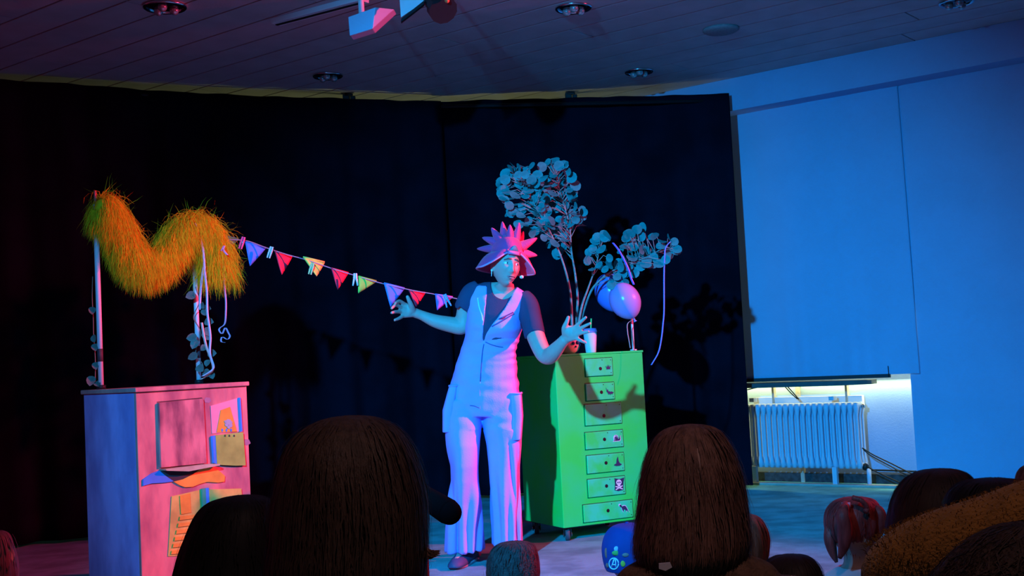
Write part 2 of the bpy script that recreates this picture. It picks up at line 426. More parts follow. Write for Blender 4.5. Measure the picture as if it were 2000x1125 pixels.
# ------------------------------------------------------------------ ceiling fittings
M_bulb = mat('bulb_glass', (0.5, 0.5, 0.52), 0.1, metal=0.6)
def downlight(px, py, label, r=0.105):
    c = atz(px, py, ZC)
    t = thing('ceiling_downlight', c, label, 'ceiling light', 'recessed ceiling downlights')
    n = 28
    mb = MB(); mb.loft([ring(c + Vector((0, 0, z)), (q, 0, 0), (0, q, 0), n) for q, z in ((r * .88, -.002), (r, -.004), (r, -.012), (r * .93, -.018), (r * .84, -.012), (r * .82, -0.002))], False)
    obj('bezel', mb, M_chrome, t)
    mb = MB(); mb.loft([ring(c + Vector((0, 0, z)), (q, 0, 0), (0, q, 0), n) for q, z in ((r * .83, -.004), (r * .7, -0.010), (r * .45, -.016), (r * .2, -.012))])
    obj('reflector', mb, mat('dark_reflector', (0.05, 0.05, 0.06), 0.15, metal=0.8), t)
    for k in range(3):
        a = k * 2.1 + 0.5
        mb = MB(); mb.ball(c + Vector((math.cos(a) * r * .42, math.sin(a) * r * .42, -.022)), 0.026, nu=12, nv=8); obj('lamp_capsule', mb, M_bulb, t)
    return t
downlight(322, 11, 'recessed chrome downlight nearest the top left corner', 0.118)
downlight(640, 146, 'recessed chrome downlight above the left curtain, small')
downlight(1120, 13, 'recessed chrome downlight at the top, right of the black lamp', 0.108)
downlight(1248, 138, 'recessed chrome downlight above the leafy branches')
downlight(1868, 2, 'recessed chrome downlight cut by the top edge at right')
c = atz(1408, 56, ZC); mb = MB(); mb.loft([ring(c + Vector((0, 0, z)), (q, 0, 0), (0, q, 0), 28) for q, z in ((.115, 0), (.115, -.012), (.10, -.022), (.04, -.026))])
obj('ceiling_speaker', mb, mat('grey_grille', (0.30, 0.27, 0.30), 0.8, 0.2, 60.0), label='flat round grey cover on the ceiling boards', cat='ceiling cover')
# track and lamp heads
a, b = atz(538, 38, ZC), atz(712, -8, ZC)
tr = thing('light_track', (a + b) / 2, 'slim white light track fixed to the ceiling', 'light track')
d = (b - a).normalized(); MT = Matrix((d, Vector((-d.y, d.x, 0)), Vector((0, 0, 1)))).transposed()
mb = MB(); mb.box((a + b) / 2 + Vector((0, 0, -.016)), ((b - a).length, 0.075, 0.032), MT); obj('rail', mb, M_white, tr, smooth=False, bevel=0.003)
mb = MB(); mb.box((a + b) / 2 + Vector((0, 0, -.034)), ((b - a).length * .98, 0.02, 0.004), MT); obj('slot_or_shadow', mb, M_black, tr, smooth=False)
# white wedge-shaped flood lamp
def Pq(x, y, Y): return at(x, y, Y)
fl = thing('flood_lamp', atz(706, -2, ZC), 'white boxy flood lamp hanging from the ceiling on a short stem', 'lamp')
fr = [Pq(680, 33, 6.28), Pq(733, 14, 6.20), Pq(770, 18, 6.34), Pq(728, 56, 6.22), Pq(683, 70, 6.28)]
bk = [p + Vector((0.0, 0.13, 0.012)) for p in fr]
mb = MB(); mb.add(fr + bk, [(0, 1, 3, 4), (1, 2, 3), (5, 9, 8, 6), (6, 8, 7), (0, 5, 6, 1), (1, 6, 7, 2), (2, 7, 8, 3), (3, 8, 9, 4), (4, 9, 5, 0)])
obj('housing', mb, mat('pale_housing', (0.38, 0.55, 0.75), 0.5), fl, smooth=False, bevel=0.004)
mb = MB(); p = Pq(706, 22, 6.36); mb.tube([p + Vector((0, 0, -.02)), Vector((p.x, p.y, ZC - .02))], 0.016, 10); obj('stem', mb, M_white, fl)
mb = MB(); mb.tube([Vector((p.x, p.y, ZC - .022)), Vector((p.x, p.y, ZC))], 0.03, 12); obj('ceiling_rose', mb, M_white, fl)
# stage lamp with a bright door leaf
sl = thing('stage_lamp', atz(850, -40, ZC), 'black stage lamp with an open pale door leaf at the top edge', 'lamp')
q = [Pq(779, -24, 6.2), Pq(828, -24, 6.12), Pq(827, 4, 6.10), Pq(783, 34, 6.16)]
mb = MB(); mb.prism(q, (0.004, 0.012, 0.004)); obj('door_leaf', mb, M_white, sl, smooth=False)
q = [Pq(783, 43, 6.14), Pq(784, 36, 6.14), Pq(828, 1, 6.09), Pq(828, 8, 6.09)]
mb = MB(); mb.prism(q, (0.0, 0.03, 0.0)); obj('leaf_edge', mb, M_black, sl, smooth=False)
mb = MB(); c0, c1 = Pq(840, -14, 6.2), Pq(866, 20, 6.05)
mb.tube([c0, c0.lerp(c1, .3), c0.lerp(c1, .32), c0.lerp(c1, .72), c0.lerp(c1, .74), c1], [.045, .05, .062, .062, .072, .074], 12); obj('barrel', mb, M_black, sl, smooth=False)
mb = MB(); mb.tube([Vector((c0.x, c0.y, c0.z)), Vector((c0.x, c0.y, ZC))], 0.014, 8); obj('yoke', mb, M_black, sl)
mb = MB(); mb.ball(Pq(873, 1, 6.0), 0.013, nu=10, nv=8); obj('knob', mb, mat('red_plastic', (0.8, 0.15, 0.05), 0.4), sl)

# ------------------------------------------------------------------ painted wooden box (left)
AZ = R(40); BD = Vector((math.sin(AZ), math.cos(AZ), 0)); BN = Vector((math.cos(AZ), -math.sin(AZ), 0)); BV = -BN
BF = at(268, 757.5, 5.5); BT = BF.z
BWd = (hit(484, 741, BF, BN) - BF).dot(BD); BDp = (hit(163, 758, BF, BD) - BF).dot(BV)
MBX = Matrix((BD, BV, Vector((0, 0, 1)))).transposed()
def B(u, v, z): return Vector((BF.x, BF.y, 0)) + BD * u + BV * v + Vector((0, 0, z))
def bbox(mb, u0, u1, v0, v1, z0, z1): return mb.box(B((u0 + u1) / 2, (v0 + v1) / 2, (z0 + z1) / 2), (u1 - u0, v1 - v0, z1 - z0), MBX)
M_wash = mat('whitewashed_paint', (0.80, 0.27, 0.23), 0.75, scale=9.0, bump=0.2, bscale=30.0, col2=(0.40, 0.12, 0.14), stretch=(1, 1, .38))
M_wash2 = mat('whitewashed_door', (0.76, 0.25, 0.23), 0.75, scale=13.0, bump=0.2, bscale=30.0, col2=(0.26, 0.08, 0.10), stretch=(1, 1, .35))
M_side = mat('side_paint', (0.62, 0.34, 0.72), 0.8, scale=8.0, bump=0.2, bscale=30.0, col2=(0.40, 0.20, 0.48), stretch=(1, 1, .4))
M_or = mat('orange_paint', (0.95, 0.42, 0.05), 0.7, 0.25, 9.0, 0.1, 40.0)
M_ye = mat('ochre_paint', (0.80, 0.62, 0.12), 0.7, 0.35, 9.0, 0.1, 40.0)
M_ol = mat('olive_paint', (0.42, 0.62, 0.10), 0.75, 0.4, 7.0, 0.1, 40.0)
M_blp = mat('blue_paint', (0.08, 0.30, 0.85), 0.7, 0.2, 9.0)
M_gnp = mat('green_paint', (0.05, 0.45, 0.25), 0.7, 0.2, 9.0)
M_pk = mat('pink_paint', (0.98, 0.36, 0.42), 0.7, 0.1, 9.0)
M_brn = mat('dark_brown', (0.06, 0.035, 0.04), 0.9)
bx = thing('painted_cupboard', B(BWd / 2, BDp / 2, 0), 'whitewashed wooden play cupboard with painted scenes and two poles on top', 'cupboard')
mb = MB(); bbox(mb, 0.0, BWd, 0.012, 0.03, 0.0, BT - 0.02); obj('front_panel', mb, M_wash, bx, smooth=False, bevel=0.002)
mb = MB(); bbox(mb, 0.0, 0.016, 0.03, BDp, 0.0, BT - 0.02); obj('side_panel', mb, M_side, bx, smooth=False, bevel=0.002)
mb = MB(); bbox(mb, BWd - .016, BWd, 0.03, BDp, 0.0, BT - 0.02); obj('side_panel', mb, M_side, bx, smooth=False, bevel=0.002)
mb = MB(); bbox(mb, 0.016, BWd - .016, BDp - .016, BDp, 0.0, BT - 0.02); obj('back_panel', mb, M_side, bx, smooth=False)
mb = MB(); bbox(mb, -0.012, BWd + .006, -0.004, BDp + .008, BT - 0.02, BT); obj('top_board', mb, M_wash, bx, smooth=False, bevel=0.004)
FO = B(0, 0.012, 0)
def fpoly(name, pts, m, h=0.005, lift=0.0, parent=None, label=None):
    P = [hit(140 + x / 2.777, 720 + y / 2.777, FO, BN) + BN * (h + lift) for x, y in pts]
    mb = MB(); mb.prism(P, BN * -h); return obj(name, mb, m, parent or bx, smooth=False, label=label)
door = fpoly('door', [(465, 186), (703, 162), (722, 512), (475, 536)], M_wash2, 0.016)
fpoly('door_gap', [(703, 158), (707, 158), (727, 513), (722, 513)], M_brn, 0.002)
fpoly('door_gap', [(462, 180), (703, 157), (703, 161), (462, 184)], M_brn, 0.002)
P = [hit(140 + x / 2.777, 720 + y / 2.777, FO, BN) for x, y in [(478, 545), (722, 516), (775, 516), (772, 524), (605, 556), (485, 553)]]
mb = MB(); mb.prism([p + BN * 0.045 for p in P], BN * -0.045); obj('flap', mb, mat('raw_wood', (0.60, 0.50, 0.30), 0.7, 0.2, 14.0), bx, smooth=False)
fpoly('slot_or_shadow', [(480, 556), (700, 540), (640, 592), (550, 612)], M_brn, 0.003)  # dark part of the hand's shadow, painted on as a thin piece
fpoly('wave_panel_or_shadow', [(384, 600), (430, 568), (470, 553), (500, 578), (548, 611), (500, 618), (430, 622), (384, 635)], M_blp, 0.008, label='blue wave-shaped hand shadow painted on the front')  # hand's shadow in the red light, painted on as a blue shape
fpoly('wave_panel_or_shadow', [(548, 613), (600, 600), (650, 575), (700, 541), (758, 533), (790, 550), (826, 582), (824, 612), (790, 618), (730, 614), (690, 625), (650, 641), (610, 643), (580, 632)], M_or, 0.008, label='orange wave-shaped panel')
pic = fpoly('picture_panel', [(752, 202), (905, 158), (916, 341), (760, 352)], M_pk, 0.003)
fpoly('tower', [(805, 226), (855, 208), (893, 341), (783, 346)], M_or, 0.004, 0.002, pic)
for x, y, s in ((845, 290, 16), (835, 305, 10), (856, 308, 11), (846, 318, 9), (830, 288, 8), (858, 292, 8)):
    fpoly('cloud_spot', [(x - s, y - s * .5), (x - s * .3, y - s), (x + s * .6, y - s * .8), (x + s, y), (x + s * .5, y + s), (x - s * .6, y + s * .8)], mat('grey_paint', (0.40, 0.42, 0.48), 0.8), 0.002, 0.006 + s * .0001, pic)
for x in (812, 835, 860):
    fpoly('peg_dot', [(x - 5, 332), (x, 324), (x + 5, 332), (x, 344)], M_blp, 0.002, 0.006, pic)
fpoly('edge_strip', [(901, 158), (908, 157), (919, 340), (911, 342)], M_blp, 0.012)
pk = fpoly('pocket', [(770, 363), (919, 345), (933, 524), (880, 526), (800, 522), (778, 515)], M_ol, 0.016)
fpoly('edge_strip', [(754, 366), (770, 363), (779, 517), (763, 512)], M_blp, 0.014)
fpoly('pocket_shadow_gap', [(800, 522), (880, 526), (922, 524), (922, 529), (870, 531), (800, 526)], M_brn, 0.003)
for x in (820, 843, 869):
    fpoly('stud', [(x - 4, 364), (x, 358), (x + 4, 364), (x, 370)], M_brn, 0.003, 0.016)
lo = fpoly('picture_panel', [(540, 693), (705, 655), (735, 690), (740, 760), (652, 1013), (521, 1018)], M_ye, 0.004)
fpoly('painted_door', [(582, 690), (636, 676), (642, 780), (588, 790)], M_or, 0.004, 0.004, lo)
for k in range(6):
    y0 = 797 + k * 37; x0 = 582 - k * 9; x1 = 664 - k * 5
    fpoly('stair_step', [(x0, y0 + 5), (x1, y0 - 4), (x1 - 3, y0 + 14), (x0 - 4, y0 + 25)], M_or, 0.006, 0.004, lo)
fpoly('edge_strip', [(698, 652), (717, 649), (722, 770), (704, 792)], M_gnp, 0.014)
fpoly('edge_strip', [(717, 649), (735, 646), (739, 750), (722, 770)], M_blp, 0.013)
fpoly('pocket', [(735, 655), (912, 650), (925, 800), (745, 800)], M_ye, 0.012)
# thumb-smudges and knots painted into the wash are in the material; two dark knots stand as wood plugs
for x, y, s in ((738, 172, 20), (948, 400, 22)):
    fpoly('wood_knot', [(x - s, y), (x - s * .5, y - s * .8), (x + s * .6, y - s * .7), (x + s, y + s * .2), (x + s * .3, y + s * .7), (x - s * .7, y + s * .6)], mat('knot_paint', (0.44, 0.22, 0.28), 0.8, 0.2, 20.0), 0.0012, 0.0)
# the two poles
M_pole = mat('white_pole', (0.78, 0.74, 0.80), 0.35)
def pole_at(px, pyb, pyt):
    b = hit(px, pyb, (0, 0, BT), Vector((0, 0, 1)))
    return b
PL = B(0.05, BDp - 0.07, BT); PR = min((B(BWd * k / 200., BDp - 0.05, BT) for k in range(201)), key=lambda q: abs(proj(q)[0] - 390))
def top_z(P, py):                      # height of a pole whose tip shows at row py
    lo_, hi_ = P.z, P.z + 2
    for _ in range(40):
        m = (lo_ + hi_) / 2
        if proj((P.x, P.y, m))[1] > py: lo_ = m
        else: hi_ = m
    return lo_
zl, zr = top_z(PL, 373), top_z(PR, 424)
for P, zt, z0 in ((PL, zl, 0.0), (PR, zr, 0.035)):
    up = Vector((0, 0, 1)); zz = zt - 0.065
    mb = MB(); mb.tube([P + up * z0 * 0, Vector((P.x, P.y, zz))], 0.0125, 12); po = obj('pole', mb, M_pole, bx)
    mb = MB(); mb.tube([Vector((P.x, P.y, P.z + 0.13)), Vector((P.x, P.y, P.z + 0.19))], 0.0135, 12); obj('sleeve', mb, mat('dark_tape', (0.10, 0.05, 0.06), 0.6), po)
    mb = MB(); mb.tube([Vector((P.x, P.y, zz)), Vector((P.x, P.y, zt))], [0.007, 0.006], 8); obj('pole_tip', mb, mat('red_tip', (0.75, 0.15, 0.15), 0.5), po)
    mb = MB(); mb.tube([P, P + up * 0.02], 0.022, 12); obj('pole_socket', mb, M_black, po)
# ------------------------------------------------------------------ shaggy yellow fur garland
M_fur = mat('yellow_fur', (0.95, 0.58, 0.012), 0.75, spec=0.05, scale=30.0, col2=(0.85, 0.42, 0.01))
def Yat(px): return PL.y + (PR.y - PL.y) * (px - 193) / (385 - 193)
fp = [(190, 398, -.045), (212, 412, -.05), (232, 445, -.05), (250, 485, -.045), (272, 512, -.04), (300, 512, -.04), (328, 488, -.04), (350, 455, -.045), (378, 437, -.055), (404, 452, -.05), (420, 490, -.03), (424, 530, -.02)]
fpts = [at(x, y, Yat(min(x, 400)) + dy) for x, y, dy in fp]
fs_ = spl(fpts, 8); nF = len(fs_)
fur = thing('fur_garland', fpts[0] - Vector((0, 0, .1)), 'shaggy yellow fur garland draped over both poles', 'garland')
mb = MB(); mb.tube(fs_, [0.022 + 0.020 * math.sin(math.pi * min(1, i / 8)) for i in range(nF)], 10); obj('core', mb, M_fur, fur)
mb = MB()
for k in range(22000):
    i = rnd.randrange(nF - 1); c = fs_[i].lerp(fs_[i + 1], rnd.random()); q = i / nF
    tdir = (fs_[i + 1] - fs_[i]).normalized(); a = rnd.uniform(0, 2 * math.pi)
    x = tdir.cross(Vector((0, 1, 0.01))).normalized(); y = tdir.cross(x)
    o = x * math.cos(a) + y * math.sin(a); p = c + o * 0.036
    ln = rnd.uniform(0.07, 0.15) * (1.25 if q > .8 else 1.0)
    g = Vector((rnd.gauss(0, .12), rnd.gauss(0, .12), -1))
    if rnd.random() < .03: g = Vector((rnd.gauss(.2, .5), rnd.gauss(0, .3), rnd.uniform(-.4, .5)))
    pts = [p]; d = (o * 0.9 + g * 0.55 + tdir * rnd.gauss(0, .2)).normalized()
    for s in range(4):
        pts.append(pts[-1] + d * (ln / 4)); d = (d * .6 + g * .55 + Vector((rnd.gauss(0, .22), rnd.gauss(0, .2), rnd.gauss(0, .1)))).normalized()
    side = Vector((rnd.gauss(0, 1), rnd.gauss(0, .5), rnd.gauss(0, .3))).normalized()
    mb.ribbon(pts, [.0006, .0008, .0007, .0005, .0001], side)
obj('fur_hair', mb, M_fur, fur, recalc=False, kind='stuff')
# white tape end showing in the dip
mb = MB(); mb.ribbon([at(258, 478, Yat(258) + .03), at(268, 498, Yat(268) + .02), at(284, 512, Yat(284) + .03)], [.015, .018, .015], Vector((.7, 0, .6)).normalized()); obj('lining', mb, mat('grey_lining', (.45, .45, .5), .8), fur, solid=0.002)

# ribbons and ivy on the right pole
M_rib = mat('pink_ribbon', (0.90, 0.55, 0.70), 0.4)
def strip(name, pxs, Y, wd, m, label, cat, side=Vector((1, 0, 0)), grp=None):
    pts = spl([at(x, y, Y + (dy[0] if dy else 0)) for x, y, *dy in pxs], 6)
    mb = MB(); mb.ribbon(pts, [wd] * len(pts), side); return obj(name, mb, m, label=label, cat=cat, solid=0.0012, group=grp)
yR = PR.y
strip('ribbon', [(381, 436), (390, 460), (397, 490), (400, 530), (404, 570), (405, 610), (409, 640), (411, 660), (410, 690), (417, 715), (412, 724), (395, 735)], yR - .11, .0055, M_rib, 'pale pink ribbon hanging the full length of the right pole', 'ribbon')
strip('ribbon', [(399, 515), (394, 545), (391, 580), (390, 605)], yR - .075, .006, M_rib, 'short pink ribbon tail pressed against the right pole', 'ribbon')
strip('ribbon', [(394, 630), (398, 655), (404, 680), (412, 700), (416, 722), (402, 735), (392, 741)], yR - .085, .006, mat('orange_ribbon', (0.95, 0.5, 0.45), 0.4), 'coral ribbon curling down to the cupboard top', 'ribbon')
strip('ribbon', [(428, 500), (436, 520), (438, 555), (441, 585), (441, 610), (439, 632), (430, 640), (428, 645), (434, 652), (440, 640), (446, 650), (449, 657), (444, 663), (434, 658), (432, 667), (440, 669)], yR - .03, .0045, mat('magenta_ribbon', (0.95, 0.35, 0.55), 0.4), 'magenta ribbon ending in curls below the hanging fur', 'ribbon')
strip('ribbon', [(433, 490), (438, 480), (436, 488), (444, 498)], yR - .10, .006, mat('magenta_ribbon', (0.95, 0.35, 0.55), 0.4), 'small pink ribbon scrap at the right end of the fur', 'ribbon')
M_ivy = mat('ivy_leaf', (0.16, 0.18, 0.16), 0.55, 0.3, 30.0)
def leaf_mesh(r, name, cup=0.25, tip=0.0, n=10):
    mb = MB(); vs = [Vector((0, 0, 0))]
    for k in range(n):
        a = 2 * math.pi * k / n; rr = r * (1 + tip * (max(0, math.cos(a)) ** 6))
        vs.append(Vector((math.cos(a) * rr + r * .9, math.sin(a) * rr, cup * rr * abs(math.sin(a)) ** 1.5)))
    c = Vector((r * .9, 0, 0.0)); vs[0] = c
    mb.add(vs, [(0, 1 + k, 1 + (k + 1) % n) for k in range(n)])
    me = bpy.data.meshes.new(name); me.from_pydata([tuple(v) for v in mb.v], [], mb.f)
    for p in me.polygons: p.use_smooth = True
    return me
def add_leaf(me, p, direction, normal, parent, name='leaf'):
    o = bpy.data.objects.new(name, me); COL.objects.link(o); o.parent = parent
    x = direction.normalized(); z = (normal - x * normal.dot(x)).normalized(); y = z.cross(x)
    M = Matrix((x, y, z)).transposed().to_4x4(); M.translation = p - ORG[parent.name]; o.matrix_local = M
    return o
ivm = [leaf_mesh(0.022, 'ivy_leaf', .3, .45), leaf_mesh(0.017, 'ivy_leaf', .3, .5)]
for m_ in ivm: m_.materials.append(M_ivy)
def ivy(stem, leaves, Y, label):
    pts = spl([at(x, y, Y + dy) for x, y, dy in stem], 6)
    t = thing('ivy_garland', pts[-1], label, 'ivy')
    mb = MB(); mb.tube(pts, 0.0022, 6); obj('stem', mb, mat('ivy_stem', (.25, .18, .14), .7), t)
    for x, y, dx, dy_, big in leaves:
        p = at(x, y, Y - .02); d = at(x + dx, y + dy_, Y - .03) - p
        add_leaf(ivm[0 if big else 1], p, d, Vector((rnd.gauss(0, .4), -1, rnd.gauss(.2, .4))), t)
ivy([(382, 560, -.02), (389, 590, -.03), (378, 620, .0), (392, 650, -.03), (382, 690, 0.0), (396, 712, -.03), (400, 739, -.02)],
    [(381, 574, -8, 3, 1), (393, 592, 4, 6, 0), (397, 604, 3, 8, 0), (400, 600, 8, 2, 0), (400, 628, 12, 1, 1), (402, 640, 4, 10, 1), (399, 648, 6, 12, 1), (384, 657, -14, 3, 1), (384, 664, -6, 12, 1), (384, 690, -12, 8, 1), (386, 715, 4, 4, 1), (402, 675, -4, 4, 0), (406, 690, 10, 0, 1), (407, 703, -2, 6, 0), (398, 725, 6, 4, 1), (412, 728, 2, 6, 0)],
    yR - .04, 'thin ivy garland twined around the right pole')
ivy([(181, 540, .04), (180, 580, .04), (182, 620, .04), (183, 660, .04), (186, 700, .03), (186, 752, .02)],
    [(182, 655, 2, 8, 0), (184, 672, 2, 8, 0), (186, 708, 1, 8, 0), (180, 735, -2, 8, 1), (188, 745, 2, 4, 0), (180, 600, 0, 8, 0)],
    PL.y + .02, 'sparse ivy strand hanging beside the left pole')

# ------------------------------------------------------------------ bunting
def Yb(px): return yR + 0.02 + (6.36 - yR - 0.02) * (px - 436) / (960 - 436)
sp_ = [(436, 468), (480, 470), (520, 484), (560, 497), (600, 508), (650, 525), (700, 540), (740, 552), (800, 566), (850, 575), (890, 583), (930, 592)]
bp = spl([at(x, y, Yb(x)) for x, y in sp_], 5)
bu = thing('bunting', bp[0] - Vector((0, 0, .1)), 'string of small coloured pennants from the fur garland to the performer', 'bunting')
mb = MB(); mb.tube(bp, 0.0028, 6); obj('string', mb, mat('pink_cord', (.6, .25, .35), .7), bu)
FC = {'b': (0.12, 0.25, 0.95), 'r': (0.85, 0.03, 0.08), 'y': (0.95, 0.75, 0.12), 'g': (0.25, 0.80, 0.10), 'dg': (0.06, 0.25, 0.14), 'v': (0.35, 0.18, 0.95)}
def flag(pts, c, label):
    m = mat('felt_' + c, FC[c], 0.8, 0.08, 20.0)
    Y0 = sum(Yb(p[0]) for p in pts) / len(pts)
    P = [at(x, y, Yb(x) - .004 + (.055 if c == 'r' else .035) * (i == 1)) for i, (x, y) in enumerate(pts)]; n = 8; mb = MB(); A, Bq, T = P
    vs = []; fs = []; idx = {}
    for i in range(n + 1):
        for j in range(n + 1 - i):
            q = A + (Bq - A) * (j / n) + (T - A) * (i / n); u = j / n + i / n * .5
            idx[i, j] = len(vs); vs.append(q + Vector((0, -0.012 * math.sin(u * 5) * (0.3 + i / n), 0)))
    for i in range(n):
        for j in range(n - i):
            fs.append((idx[i, j], idx[i, j + 1], idx[i + 1, j]))
            if j < n - i - 1: fs.append((idx[i, j + 1], idx[i + 1, j + 1], idx[i + 1, j]))
    mb.add(vs, fs)
    f_ = obj('pennant', mb, m, bu, solid=0.002, label=label)
    # hem folded over the string
    mb = MB(); mb.tube([A + Vector((0, 0, .003)), Bq + Vector((0, 0, .003))], 0.0045, 6); obj('hem', mb, m, f_)
flag([(437, 461), (466, 468), (444, 486)], 'dg', 'dark green pennant')
flag([(479, 474), (519, 485), (489, 520)], 'b', 'blue pennant')
flag([(537, 492), (570, 503), (551, 537)], 'r', 'red pennant')
flag([(592, 503), (634, 513), (619, 540)], 'y', 'yellow pennant')
flag([(647, 525), (680, 534), (660, 566)], 'r', 'red pennant')
flag([(700, 541), (735, 550), (700, 573)], 'g', 'green pennant')
flag([(750, 554), (790, 564), (763, 600)], 'b', 'blue pennant')
flag([(799, 569), (830, 573), (813, 600)], 'r', 'red pennant')
flag([(850, 576), (884, 581), (854, 606)], 'v', 'violet pennant')
def peg(x, y, dx, dy, col, label, wide=False):
    p = at(x, y, Yb(x) - .02); q = at(x + dx, y + dy, Yb(x) - .03)
    t = thing('clothes_peg', q, label, 'clothes peg', 'clothes pegs on the bunting')
    m = mat('peg_' + '%d%d%d' % tuple(int(c * 9) for c in col), col, 0.5)
    ax = (q - p).normalized(); sd = ax.cross(Vector((0, 1, 0))).normalized()
    for s in (-1, 1):
        mb = MB(); mb.tube([p + sd * s * .005, p.lerp(q, .4) + sd * s * .006, q + sd * s * (.012 if wide else .006)], [.005, .006, .004], 6); obj('leg', mb, m, t, smooth=False)
    mb = MB(); mb.tube([p.lerp(q, .45) + sd * .011, p.lerp(q, .45) - sd * .011], .0045, 8); obj('spring', mb, M_chrome, t)
peg(476, 463, -7, 23, (.95, .10, .30), 'red clothes peg beside the blue pennant nearest the fur')
peg(531, 482, -7, 22, (.35, .75, .65), 'mint clothes peg left of the first red pennant')
peg(611, 514, -6, 22, (.35, .75, .35), 'green clothes peg beside the yellow pennant')
peg(694, 534, 0, 24, (.85, .75, .95), 'white clothes peg left of the green pennant', True)
peg(868, 575, 9, 24, (.25, .45, .95), 'blue clothes peg on the violet pennant by the performer', True)

# ------------------------------------------------------------------ green drawer cabinet on castors
GZ = R(63.3); GD = Vector((math.sin(GZ), math.cos(GZ), 0)); GN = Vector((math.cos(GZ), -math.sin(GZ), 0)); GV = -GN
GF = at(1101, 1032, 6.88); GB = GF.z
GW = (hit(1254.5, 684, GF, GN) - GF).dot(GD); GT = hit(1253, 684, GF, GN).z
GDp = min(0.62, (hit(1025, 1017, GF, GD) - GF).dot(GV))
MG = Matrix((GD, GV, Vector((0, 0, 1)))).transposed()
def G(u, v, z): return Vector((GF.x, GF.y, 0)) + GD * u + GV * v + Vector((0, 0, z))
def gbox(mb, u0, u1, v0, v1, z0, z1): return mb.box(G((u0 + u1) / 2, (v0 + v1) / 2, (z0 + z1) / 2), (u1 - u0, v1 - v0, z1 - z0), MG)
M_gr = mat('green_paint_cabinet', (0.025, 0.97, 0.10), 0.6, scale=4.0, bump=0.05, bscale=30.0, col2=(0.025, 0.94, 0.20), spec=0.12)
M_dr = mat('drawer_green', (0.04, 0.94, 0.38), 0.6, scale=9.0, bump=0.05, bscale=30.0, col2=(0.03, 0.94, 0.13), spec=0.12)
M_stk = mat('sticker_ink', (0.03, 0.04, 0.10), 0.5)
M_stw = mat('sticker_white', (0.80, 0.85, 0.95), 0.5)
cb = thing('drawer_cabinet', G(GW / 2, GDp / 2, 0), 'bright green rolling cabinet with seven small drawers', 'cabinet')
mb = MB(); gbox(mb, 0, GW, 0.0, GDp, GB, GT - 0.012); obj('carcass', mb, M_gr, cb, smooth=False, bevel=0.004)
mb = MB(); gbox(mb, -.004, GW + .004, -0.004, GDp + .004, GT - 0.012, GT); obj('top_board', mb, M_gr, cb, smooth=False, bevel=0.003)
def gp(px, py): 
    P = hit(px, py, GF, GN); return (P - GF).dot(GD), P.z
def stick(poly, u, z, s, m, parent, lift):
    P = [G(u + x * s, -lift, z + y * s) for x, y in poly]
    mb = MB(); mb.prism(P, GV * 0.001); return obj('sticker', mb, m, parent, smooth=False)
crown = [(-.5, -.35), (.5, -.35), (.42, -.1), (.7, .35), (.32, .1), (.28, .5), (.1, .12), (0, .65), (-.1, .12), (-.28, .5), (-.32, .1), (-.7, .35), (-.42, -.1)]
bat = [(-.75, .8), (-.55, .35), (-.35, .4), (-.25, .05), (0, .1), (.05, -.05), (.3, .05), (.8, -.15), (.55, -.3), (.5, -.5), (.25, -.35), (.1, -.55), (-.1, -.35), (-.3, -.5), (-.4, -.2), (-.6, .0), (-.65, .35)]
snail = [(-.75, -.45), (.55, -.45), (.75, -.2), (.7, .2), (.85, .45), (.6, .25), (.5, -.1), (.25, -.15), (.22, .2), (0, .5), (-.35, .5), (-.6, .2), (-.6, -.15)]
whb = [(-.8, -.5), (-.4, -.65), (.3, -.65), (.75, -.45), (.35, -.25), (.1, .25), (.05, .9), (-.2, .5), (-.35, -.25), (-.7, -.35)]
dino = [(-.8, .6), (-.55, .65), (-.3, .35), (0, .45), (.3, .35), (.5, 0), (.85, -.6), (.45, -.25), (.35, -.5), (.2, -.2), (-.05, -.15), (-.15, -.45), (-.3, -.2), (-.45, .2), (-.75, .35)]
dr = [((1142, 703), (1196, 736), crown, (1171, 720), (1186, 718), .045), ((1143, 751), (1200, 783), bat, (1173, 766), (1189, 765), .055), ((1141, 791), (1214, 831), None, (1178, 812), None, 0),
      ((1142, 845), (1217, 877), snail, (1179, 858), (1203, 856), .05), ((1145, 890), (1219, 924), whb, (1182, 904), (1205, 902), .055), ((1147, 936), (1221, 970), 'skull', (1183, 949), (1207, 946), .06), ((1138, 984), (1236, 1017), dino, (1186, 997), (1217, 993), .062)]
